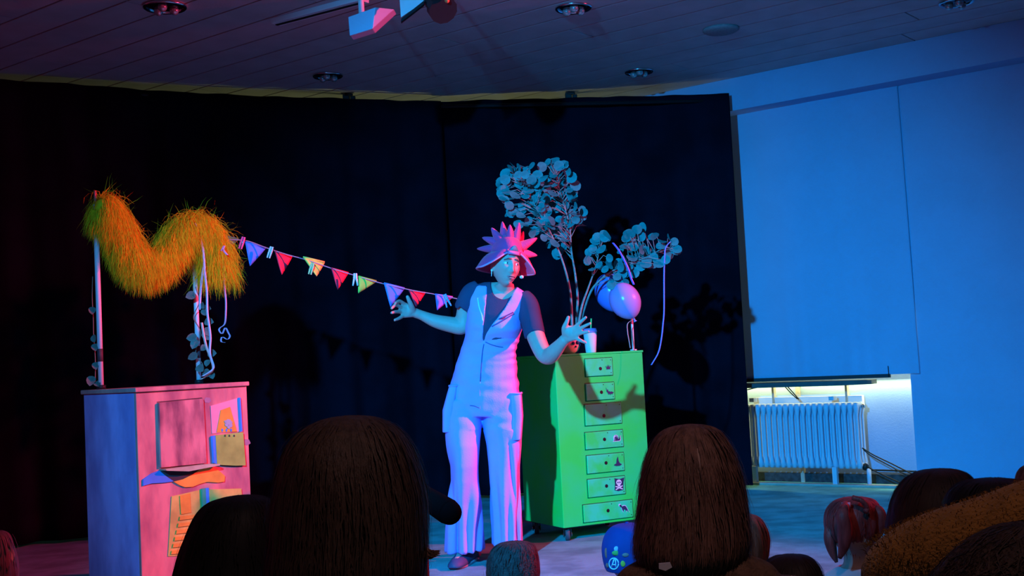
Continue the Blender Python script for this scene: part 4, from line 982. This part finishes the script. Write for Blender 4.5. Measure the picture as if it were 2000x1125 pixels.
# ------------------------------------------------------------------ hat with spikes
ht_ = MB(); prof = [(.083, .103, .058), (.086, .106, .075), (.085, .104, .100), (.077, .094, .126), (.060, .074, .149), (.036, .046, .163), (.008, .010, .168)]
hat = thing('spiked_hat', H(0, 0, .034), 'red felt hat with soft spikes and flared brim on the performer', 'hat')
rr_ = splr
ht_.loft([ring(H(0, -.004, z), MH @ Vector((a * HS, 0, 0)), MH @ Vector((0, b * HS, 0)), 40) for a, b, z in prof]); obj('crown', ht_, M_hat, hat)
bmr = MB(); n = 72; inner = []; outer = []
for k in range(n + 1):
    phi = R(22 + (360 - 44) * k / n); w_ = min(1, min(phi - R(22), R(338) - phi) / R(62)); w_ = w_ * w_ * (3 - 2 * w_)
    sx, sy = -math.sin(phi), math.cos(phi)
    inner.append(H(sx * .084, -.004 + sy * .104, .066 + .004 * (1 - w_)))
    ro = .088 + (.160 - .088) * w_; outer.append((sx * ro - .006, -.004 + sy * (ro + .012), .064 - .088 * w_))
m_ = 8; vs = []
for j in range(m_ + 1):
    q = j / m_
    for k in range(n + 1):
        i_ = MHi @ (inner[k] - HC) / HS; o_ = Vector(outer[k]); p = i_.lerp(o_, q); p.z += .016 * math.sin(math.pi * q); vs.append(H(*p))
bmr.add(vs, [(j * (n + 1) + k, j * (n + 1) + k + 1, (j + 1) * (n + 1) + k + 1, (j + 1) * (n + 1) + k) for j in range(m_) for k in range(n)])
br = obj('brim', bmr, M_hat, hat, solid=.006)
mb = MB(); mb.tube([H(*o_) for o_ in outer], .0048, 8); obj('brim_piping', mb, mat('pink_piping', (.85, .28, .50), .8), br)
mb = MB(); arc = [H(-math.sin(R(a)) * .087, -.004 + math.cos(R(a)) * .108, .064) for a in range(-24, 25, 6)]
mb.loft([[p + MH @ Vector((0, dy, dz)) for dy, dz in ((-.003, -.009), (.003, -.009), (.003, .009), (-.003, .009))] for p in arc]); obj('strap', mb, mat('pink_strap', (.85, .18, .38), .7), hat)
mb = MB(); prp = []
for a in range(-16, 17, 4): prp.append((a, .053)); 
pts = [H(-math.sin(R(a)) * .0875, -.004 + math.cos(R(a)) * .1085, .076) for a in range(-16, 17, 4)] + [H(-math.sin(R(a)) * .0868, -.004 + math.cos(R(a)) * .1068, .076 + .030 * math.cos(R(a) * 90 / 17)) for a in range(16, -17, -4)]
mb.prism(pts, MH @ Vector((0, -.002, 0))); obj('strap_opening', mb, mat('cap_opening', (.10, .30, .34), .8), hat)
SP = [((962, 486), (932, 486), .020), ((966, 472), (942, 464), .020), ((974, 466), (960, 445), .019), ((985, 462), (981, 433), .020), ((990, 461), (990, 450), .014), ((997, 461), (996, 439), .015), ((1004, 462), (1003, 452), .012), ((1009, 464), (1014, 435), .019), ((1022, 480), (1049, 465), .021), ((1024, 495), (1049, 499), .020), ((1017, 470), (1022, 452), .012)]
for i, ((bx_, by), (tx, ty), r_) in enumerate(SP):
    dY = (.02, .0, -.02, .01, .06, -.03, .06, -.01, .0, .02, .07)[i]
    b0 = at(bx_, by, 6.13 + dY); t0 = at(tx, ty, 6.13 + dY * 1.4); c0 = b0 + (HC + MH @ Vector((0, 0, .08)) - b0) * .35
    mb = MB(); mb.tube([c0, b0, b0.lerp(t0, .5), b0.lerp(t0, .85), t0], [r_ * 1.8, r_ * 1.6, r_ * 1.05, r_ * .55, r_ * .18], 12, flat=.75); obj('spike', mb, M_hat, hat)
# headset microphone
hs = thing('headset_microphone', H(-.07, .0, -.02), 'thin headset microphone with a white bud beside the chin', 'microphone')
mt = at(1019, 541, 6.05)
mb = MB(); mb.tube(spl([H(-.079, -.012, .0), H(-.079, .02, -.03), H(-.070, .055, -.052), mt], 5), .0018, 6); obj('boom', mb, M_black, hs)
mb = MB(); mb.ball(mt, .0105, .0105, .0085, 12, 10); obj('windshield', mb, mat('white_foam', (.85, .80, .85), .9), hs)
mb = MB(); mb.tube(spl([H(-.079, -.012, .0), H(-.077, -.025, .02), H(0, -.098, .0), H(.077, -.025, .02), H(.082, -.006, .01)], 6), .0016, 6); obj('neckband', mb, M_black, hs)
er = H(.079, -.004, -.032); mb = MB(); mb.tube([er, er + Vector((-.003, -.002, -.03))], .002, 6); mb.ball(er, .0055, nu=10, nv=8); obj('earring', mb, mat('pearl', (.85, .85, .85), .25), pe)

# ------------------------------------------------------------------ the audience, seated on the floor with their backs to us
def hair_rows(rows, Y, dr=1.12):
    """rows: (y, left, right) in the survey frame -> rings in the world"""
    out = []
    for y, l, r_ in rows:
        a = at(l, y, Y); b = at(r_, y, Y); h = (b - a).length / 2
        out.append(((a + b) / 2, h))
    return out
def hair_mesh(rows, Y, dr=1.1, seed=0, amp=.004, n=48, cap_in=True, freq=26):
    R_ = hair_rows(rows, Y); rings = []
    # refine rows
    cs = spl([c for c, h in R_], 4); hs = splr([h for c, h in R_], 4)
    for c, h in zip(cs, hs):
        h = max(h, .004); rg = []
        for k in range(n):
            a = 2 * math.pi * k / n; p = Vector((math.cos(a) * h, math.sin(a) * h * dr, 0))
            f_ = 1 + amp / max(h, .03) * (noise.noise(Vector((math.cos(a) * freq * .12 + seed, math.sin(a) * freq * .12, c.z * 3))) * 1.6 + .7 * math.sin(a * freq + 3 * math.sin(c.z * 9 + seed)))
            rg.append(c + p * f_)
        rings.append(rg)
    mb = MB(); mb.loft(rings); return mb, cs, hs
def strands(cs, hs, count, ln, m, parent, dr=1.1, seed=1, wob=.006, up=0.0, wide=.0012, flare=.0):
    r2 = random.Random(seed); mb = MB(); N = len(cs)
    for _ in range(count):
        i0 = r2.randrange(0, N - 2); a = r2.uniform(0, 2 * math.pi); L = r2.uniform(.4, 1) * ln; pts = []
        lift = r2.uniform(.0005, .004) if r2.random() > .07 else r2.uniform(.004, .010); z0 = cs[i0].z; da = 0
        for s in range(6):
            z = z0 - L * s / 5
            j = 0
            while j < N - 2 and cs[j + 1].z > z: j += 1
            d_ = cs[j].z - cs[j + 1].z; q = 0 if abs(d_) < 1e-6 else min(1, max(0, (cs[j].z - z) / d_))
            if z < cs[-1].z: q = 1
            c = cs[j].lerp(cs[j + 1], q); h = hs[j] + (hs[j + 1] - hs[j]) * q
            da += r2.gauss(0, wob * 3); rr = h + lift + flare * (s / 5) ** 2 * r2.random()
            pts.append(Vector((c.x + math.cos(a + da) * rr, c.y + math.sin(a + da) * rr * dr, z)))
        side = Vector((-math.sin(a), math.cos(a) * dr, 0)).normalized()
        mb.ribbon(pts, [wide * .5, wide, wide, wide, wide * .8, wide * .2], side)
    obj('hair_strands', mb, m, parent, recalc=False, kind='stuff')
def seated(rows, Y, hair_m, top_m, label, grp='audience seated on the floor', dr=1.1, head=None, shoulder=None, strand=0, slen=.1, seed=0, amp=.004, top_name='jumper', skin=None, chin=None, freq=26, wob=.006, nohair=False, face_back=True, lean=0.0, flare=0.0, lw=.72, lf=.72):
    R_ = hair_rows(rows, Y); topz = R_[0][0].z; hw = max(h for c, h in R_[:-1]); cx = R_[min(4, len(R_) - 1)][0].x
    hr_ = head or hw * .82
    hc = Vector((cx, Y, topz - hr_ * 1.32)); nz = hc.z - hr_ * 1.25       # head centre, neck height
    sh = shoulder or hr_ * 2.1
    b = thing('person', (cx, Y + .05, 0), label, 'person', grp)
    zs = nz - .045
    def build(mb, e, legs=True, headon=True, trunk=True):
        if headon:
            rg = []
            for i in range(21):
                a = min(max(math.pi * i / 20, .05), math.pi - .05); z = -math.cos(a)
                q = 1 - (.3 * min(1, max(0, -z - .1)) ** 1.5)
                rg.append([hc + Vector((hr_ * math.sin(a) * math.cos(2 * math.pi * k / 24) * q, hr_ * 1.16 * math.sin(a) * math.sin(2 * math.pi * k / 24) + (.0), hr_ * 1.3 * z)) for k in range(24)])
            mb.loft(rg)
            for s in (-1, 1): mb.ball(hc + Vector((s * hr_ * 1.0, 0, -.1 * hr_)), .010, .018, .028, 10, 8)
            mb.ball(hc + Vector((0, hr_ * 1.18, -.3 * hr_)), .010, .016, .018, 10, 8)      # nose
            mb.tube([hc + Vector((0, -.01, -hr_)), Vector((cx, Y, zs - .02))], [hr_ * .52, hr_ * .56], 14)
        if trunk:
            hgt = zs
            pr = [(sh * .35, .05, zs + .02), (sh * .80, .075, zs - .015), (sh * .98, .09, zs - .07), (sh * .86, .10, zs * .6), (sh * .80, .10, zs * .35), (sh * .95, .12, .10), (sh * .85, .11, .012)]
            mb.loft([ring((cx, Y, z), (w_ + e, 0, 0), (0, d_ + e, 0), 22, 2.4) for w_, d_, z in pr])
            for s in (-1, 1):
                mb.tube(spl([(cx + s * sh * .86, Y, zs - .05), (cx + s * sh * 1.08, Y + .02, zs * .62), (cx + s * sh * .85, Y + .16, zs * .42), (cx + s * sh * .3, Y + .24, zs * .36)], 5), splr([.046 + e, .042 + e, .034 + e, .028 + e], 5), 12)
        if legs:
            for s in (-1, 1):
                mb.tube(spl([(cx + s * sh * .5, Y + .02, .085), (cx + s * sh * 1.15 * lw, Y + .24 * lf, .09), (cx + s * sh * .9 * lw, Y + .34 * lf, .06), (cx - s * sh * .3, Y + .33 * lf, .05)], 5), splr([.078 + e, .068 + e, .052 + e, .04 + e], 5), 12)
    mb = MB(); build(mb, 0.0)
    for s in (-1, 1):
        hnd = Vector((cx + s * sh * .3, Y + .24, zs * .36))
        for k in range(4): mb.tube([hnd, hnd + Vector((-s * .03, .02, -.006 + .0)) + Vector((0, .006 * k, -.014 * (k - 1.5))), hnd + Vector((-s * .065, .02, -.02 * (k - 1.5)))], [.014, .009, .007], 8)
        mb.tube([hnd, hnd + Vector((-s * .015, -.02, .03)), hnd + Vector((-s * .03, -.03, .045))], [.014, .010, .008], 8)
        mb.tube([(cx - s * sh * .3, Y + .33 * lf, .05), (cx - s * sh * .5 * lw, Y + .36 * lf, .035), (cx - s * sh * .7 * lw, Y + .37 * lf, .03)], [.04, .034, .022], 10)
    obj('body', remesh(mb, .009, 2), skin or mat('audience_skin', (.42, .28, .24), .6), b)
    mb = MB(); build(mb, .010, legs=False, headon=False); obj(top_name, remesh(mb, .011, 3), top_m, b)
    mb = MB(); build(mb, .008, trunk=False, headon=False); obj('trousers', remesh(mb, .011, 2), mat('dark_trousers', (.06, .07, .10), .9), b)
    if not nohair:
        mb, cs, hs = hair_mesh(rows, Y, dr, seed, amp, freq=freq); obj('hair', mb, hair_m, b)
        if strand: strands(cs, hs, strand, slen, hair_m, b, dr, seed + 5, wob, flare=flare)
    return b, hc, hr_
M_h1 = mat('brown_hair', (.085, .050, .036), .55, .45, 18.0, .3, 70.0, stretch=(6, 6, .6), spec=.3)
M_h2 = mat('chestnut_hair', (.25, .125, .095), .55, .5, 16.0, .3, 70.0, stretch=(6, 6, .6), spec=.3)
M_h3 = mat('black_hair', (.008, .007, .008), .6, spec=.2)
M_h4 = mat('dark_brown_hair', (.045, .028, .026), .6, .4, 20.0, spec=.25)
M_h5 = mat('fair_hair', (.30, .17, .12), .55, .4, 16.0, .2, 60.0, stretch=(5, 5, .7), spec=.3)
M_j1 = mat('dark_jumper', (.03, .03, .04), .9, .3, 20.0); M_j2 = mat('brown_fleece', (.20, .11, .07), .95, .4, 40.0, .6, 160.0)
M_j3 = mat('white_shirt', (.70, .68, .75), .85); M_j4 = mat('grey_jumper', (.20, .19, .22), .9, .2, 20.0)
RA = [(811, 676, 684), (814, 645, 718), (820, 620, 742), (832, 596, 764), (850, 574, 784), (880, 556, 803), (915, 545, 817), (960, 537, 829), (1010, 531, 834), (1060, 527, 834), (1110, 522, 832), (1150, 540, 815), (1165, 600, 760)]
pa, _, _ = seated(RA, 2.0, M_h1, M_j1, 'large dark brown bobbed head nearest the camera, left of centre', head=.092, shoulder=.20, strand=3600, slen=.13, seed=1, dr=1.0, flare=.004, lw=.5, lf=.45)
# the flick of hair at the right of the bob
mb = MB()
for k in range(60):
    r3 = rnd.random(); p = at(828, 1062 + r3 * 26, 1.98); q = at(845 + rnd.uniform(0, 16), 1080 + rnd.uniform(-6, 8), 1.97); mb.ribbon(spl([p, p.lerp(q, .5) + Vector((0, 0, -.004)), q], 3), [.0009] * 6 + [.0002], Vector((0, .3, 1)).normalized())
obj('hair_flick', mb, M_h2, pa, recalc=False, kind='stuff')
RE = [(828, 1341, 1350), (831, 1318, 1372), (838, 1298, 1392), (852, 1282, 1408), (880, 1268, 1426), (920, 1258, 1441), (960, 1252, 1450), (1000, 1247, 1456), (1040, 1242, 1461), (1075, 1240, 1460), (1098, 1250, 1448), (1108, 1275, 1420)]
pe2, hcE, hrE = seated(RE, 2.35, M_h2, M_j2, 'long chestnut-haired head in front of the green cabinet, brown fleece', head=.082, shoulder=.17, strand=3200, slen=.14, seed=2, dr=1.0, top_name='fleece', flare=.010)
mb = MB(); P = [at(1287, 1101, 2.2), at(1309, 1099, 2.2), at(1313, 1108, 2.2), at(1300, 1115, 2.2), at(1287, 1111, 2.2)]; mb.prism(P, (0, .006, 0)); obj('collar_label', mb, M_j3, pe2, smooth=False, label='white collar label')
seated([(967, 466, 476), (970, 440, 502), (977, 415, 522), (992, 395, 540), (1018, 378, 553), (1055, 362, 562), (1095, 350, 568), (1135, 343, 572), (1160, 370, 545)], 2.32, M_h3, M_j1, 'black-haired head overlapping the painted cupboard', head=.080, shoulder=.17, strand=800, slen=.08, seed=3)
seated([(1057, 1000, 1008), (1060, 978, 1030), (1067, 965, 1042), (1080, 956, 1049), (1100, 951, 1053), (1125, 951, 1054), (1140, 960, 1046)], 3.9, mat('short_hair', (.06, .032, .034), .7, .4, 60.0, .5, 200.0), M_j4, 'small short-haired head below the performer, lit red at its right', head=.072, shoulder=.13, strand=900, slen=.03, seed=4, amp=.002)
seated([(1003, 1442, 1450), (1007, 1420, 1472), (1016, 1405, 1486), (1035, 1395, 1496), (1060, 1393, 1500), (1092, 1398, 1498), (1110, 1410, 1488)], 3.3, M_h5, M_j4, 'reddish head peeking out right of the long chestnut hair', head=.064, shoulder=.13, strand=500, slen=.07, seed=5)
seated([(1083, 1541, 1549), (1086, 1518, 1571), (1094, 1501, 1589), (1112, 1488, 1602), (1140, 1481, 1609), (1170, 1485, 1605)], 2.9, M_h4, M_j1, 'dark head cut by the lower edge, between chestnut hair and pigtails', head=.064, shoulder=.13, strand=400, slen=.06, seed=6, lw=.5, lf=.4)
pg, hcG, hrG = seated([(970, 1664, 1672), (973, 1643, 1694), (980, 1628, 1708), (995, 1616, 1717), (1015, 1612, 1720), (1035, 1615, 1718), (1052, 1624, 1710), (1062, 1640, 1695)], 3.7, mat('pigtail_hair', (.42, .055, .05), .5, .5, 16.0, .2, 60.0, stretch=(5, 5, .7), spec=.35), M_j3, 'girl with two pigtails lit red, in front of the radiator wall', head=.070, shoulder=.13, strand=700, slen=.05, seed=7, top_name='shirt')
for pts, rad in (([(1652, 984, 3.62), (1646, 1004, 3.58), (1650, 1035, 3.58), (1648, 1065, 3.58), (1640, 1090, 3.59)], [.010, .020, .022, .017, .006]), ([(1708, 990, 3.66), (1718, 1000, 3.64), (1721, 1020, 3.64), (1717, 1040, 3.65), (1712, 1055, 3.66)], [.009, .016, .016, .012, .004]), ([(1622, 1030, 3.7), (1621, 1055, 3.69), (1627, 1080, 3.69), (1634, 1098, 3.69)], [.018, .018, .013, .005])):
    P = spl([at(*p) for p in pts], 5); mb = MB(); mb.tube(P, splr(rad, 5), 12); o = obj('pigtail', mb, MATS['pigtail_hair'], pg)
    if rad[0] < .015:
        mb = MB(); mb.tube([P[0] + Vector((0, -.002, .004)), P[0] + Vector((0, -.003, -.012))], .013, 12); obj('hair_tie', mb, mat('pale_tie', (.6, .5, .65), .7), o)
mb = MB(); sp0 = [at(*p) for p in [(1665, 972, 3.6), (1684, 978, 3.585), (1694, 992, 3.59), (1690, 1000, 3.585)]]; mb.tube(spl(sp0, 4), .008, 8); obj('hair_band', mb, MATS['pigtail_hair'], pg)
seated([(915, 1830, 1840), (918, 1805, 1866), (926, 1782, 1886), (942, 1763, 1899), (968, 1748, 1910), (1000, 1740, 1915), (1035, 1736, 1916), (1060, 1745, 1910), (1075, 1765, 1890)], 2.9, M_h4, M_j1, 'dark round head at the right, against the blue wall', head=.086, shoulder=.16, strand=900, slen=.07, seed=8)
seated([(934, 1936, 1946), (936, 1908, 1972), (942, 1886, 1996), (955, 1868, 2014), (975, 1856, 2026), (1000, 1850, 2032), (1030, 1852, 2030)], 2.15, M_h3, M_j1, 'black hair top rising just above the mustard sleeve', head=.068, shoulder=.12, strand=900, slen=.06, seed=9, amp=.006, lw=.5, lf=.5)
seated([(1036, -22, -12), (1040, -42, 5), (1050, -54, 15), (1075, -62, 23), (1105, -66, 28), (1140, -64, 27), (1165, -50, 14)], 2.7, mat('violet_grey_hair', (.12, .07, .10), .6, .3, 30.0), M_j1, 'dark head cut off by the left edge', head=.044, shoulder=.12, strand=300, slen=.06, seed=10)
seated([(905, 2022, 2030), (909, 2004, 2048), (920, 1992, 2060), (940, 1986, 2068), (965, 1988, 2066), (985, 1998, 2056)], 3.6, M_h5, M_j4, 'reddish head barely showing at the right edge', head=.058, shoulder=.13, strand=300, slen=.05, seed=11)
# child in the blue printed cap
RC = [(1021, 1224, 1232), (1024, 1204, 1252), (1031, 1190, 1266), (1045, 1180, 1275), (1065, 1175, 1280), (1085, 1176, 1281), (1103, 1180, 1280), (1112, 1184, 1278)]
pc, hcC, hrC = seated(RC, 4.0, M_h4, mat('blue_tshirt', (.03, .06, .35), .85), 'child in a blue printed cap below the green cabinet', head=.074, shoulder=.13, nohair=True, top_name='tshirt', skin=mat('child_skin', (.5, .36, .32), .6))
capm, cs, hs = hair_mesh(RC, 4.0, 1.05, 0, .0, n=40)
M_cap = mat('blue_cap', (.012, .035, .20), .8, .1, 20.0, .1, 150.0)
cap = thing('cap', (hcC.x, 4.0, hcC.z), 'blue cap printed with a circled letter A and small coloured shapes', 'cap')
cme = mesh_of(capm, 'cap_crown'); ct = bvh_of(cme); obj('crown', cme, M_cap, cap)
mb = MB(); e0 = hcC + Vector((0, hrC * 1.0, .012)); mb.loft([ring(e0 + Vector((0, .0, 0)), (hrC * .85, 0, 0), (0, .02, 0), 20), ring(e0 + Vector((0, .06, -.012)), (hrC * .75, 0, 0), (0, .03, 0), 20)]); 
pk_ = [e0 + Vector((hrC * .9 * math.sin(R(a)), .015 + .07 * math.cos(R(a)), -.012)) for a in range(-90, 91, 15)]; mb = MB(); mb.prism(pk_, (0, 0, .006)); obj('peak', mb, M_cap, cap)
mb = MB(); mb.ball(Vector((hcC.x, 4.0, cs[0].z)), .007, .007, .004, 10, 6); obj('button', mb, M_cap, cap)
def capmark(pts, r, m): 
    P = [surf(ct, x, y, .0015) for x, y in pts]; P = [p for p in P if p is not None]
    if len(P) > 1: mb = MB(); mb.tube(P, r, 6); obj('print_mark', mb, m, cap)
M_prw = mat('print_white', (.70, .70, .80), .7)
capmark([(1199 + 9.2 * math.cos(a * .35), 1101 + 10.8 * math.sin(a * .35)) for a in range(19)], .0022, M_prw)
capmark([(1194, 1108), (1197, 1100), (1199, 1093)], .0022, M_prw); capmark([(1199, 1093), (1202, 1093), (1203, 1108)], .0022, M_prw); capmark([(1196, 1103), (1203, 1103)], .002, M_prw)
def capblob(x, y, sx, sy, m):
    p = surf(ct, x, y, .0005)
    if p is not None: mb = MB(); mb.ball(p, sx / 600., .003, sy / 600., 10, 6); obj('print_mark', mb, m, cap)
capblob(1204, 1072, 5, 5, mat('print_pale', (.45, .45, .65), .7)); capblob(1204, 1080, 9, 5, mat('print_green', (.20, .35, .08), .7)); capblob(1184, 1080, 3, 10, mat('print_red', (.55, .10, .08), .7)); capblob(1222, 1084, 7, 4, mat('print_brown', (.30, .16, .15), .7)); capblob(1217, 1101, 5, 6, mat('print_yellow', (.50, .40, .05), .7)); capblob(1187, 1104, 4, 5, mat('print_red', (.55, .10, .08), .7))
# person at the right edge with the mustard sleeve
M_mus = mat('mustard_wool', (.30, .13, .02), .95, .25, 30.0, .7, 190.0, sheen=.3)
RM = [(y, l + 190, r_ + 190) for y, l, r_ in [(1000, 2090, 2100), (1006, 2070, 2120), (1020, 2050, 2140), (1050, 2036, 2155), (1090, 2030, 2160), (1130, 2036, 2154)]]
pm, hcM, hrM = seated(RM, 1.80, M_h4, M_mus, 'person at the right edge stretching out a mustard woollen sleeve', head=.048, shoulder=.15, strand=0, seed=12, lw=.5, lf=.4)
arm = MB(); AP = spl([at(2230, 1075, 1.80), at(2090, 1010, 1.84), at(1930, 1050, 1.88), at(1830, 1078, 1.90), at(1760, 1105, 1.91), at(1732, 1125, 1.92), at(1725, 1150, 1.93)], 6)
arm.tube(AP, splr([.070, .066, .062, .060, .052, .042, .03], 6), 20); obj('sleeve', remesh(arm, .008, 3), M_mus, pm)
fz = MB()
for k in range(2600):
    i = rnd.randrange(int(len(AP) * .78)); c = AP[i].lerp(AP[i + 1], rnd.random()); t = (AP[i + 1] - AP[i]).normalized(); x = t.cross(Vector((0, 1, .1))).normalized(); y = t.cross(x); a = rnd.uniform(0, 6.283); o_ = x * math.cos(a) + y * math.sin(a)
    rr = .069 - .017 * i / len(AP); p = c + o_ * (rr - .006); fz.ribbon([p, p + o_ * .006 + t * rnd.gauss(0, .003), p + o_ * .0085 + t * rnd.gauss(0, .004)], [.0006, .0005, .0002], t)
obj('wool_fuzz', fz, M_mus, pm, recalc=False, kind='stuff')
# curly dark head in the lower right corner
seated([(1018, 2010, 2020), (1021, 1985, 2046), (1030, 1955, 2076), (1050, 1915, 2112), (1078, 1880, 2140), (1110, 1850, 2160), (1140, 1828, 2170), (1170, 1840, 2160)], 1.62, mat('curly_dark_hair', (.040, .022, .015), .7, .5, 60.0, .8, 120.0), M_j1, 'curly dark hair filling the lower right corner below the mustard sleeve', head=.085, shoulder=.16, strand=4200, slen=.05, seed=13, amp=.010, wob=.05, freq=17, lw=.5, lf=.4)
# black lamp tube poking out beside the big head
lp = thing('lamp_tube', (at(868, 992, 2.9).x - .05, 2.95, 0), 'black tube with a rounded end poking out right of the large brown head', 'lamp')
c0, c1 = at(822, 966, 2.95), at(878, 1001, 2.86)
mb = MB(); mb.tube([c0, c0.lerp(c1, .7), c0.lerp(c1, .95), c1], [.026, .029, .030, .028], 18); mb.ball(c1, .0285, .024, .0285, 16, 12); obj('barrel', mb, mat('black_rubber', (.006, .006, .008), .9, spec=.05), lp)
mb = MB(); mb.tube([Vector((c0.x, c0.y, 0)), c0], .012, 10); obj('stand_pole', mb, M_black, lp)
mb = MB(); mb.tube([Vector((c0.x, c0.y, 0)), Vector((c0.x, c0.y, .02))], [.11, .10], 24); obj('stand_base', mb, M_black, lp)
bpy.data.scenes.remove(WORK)
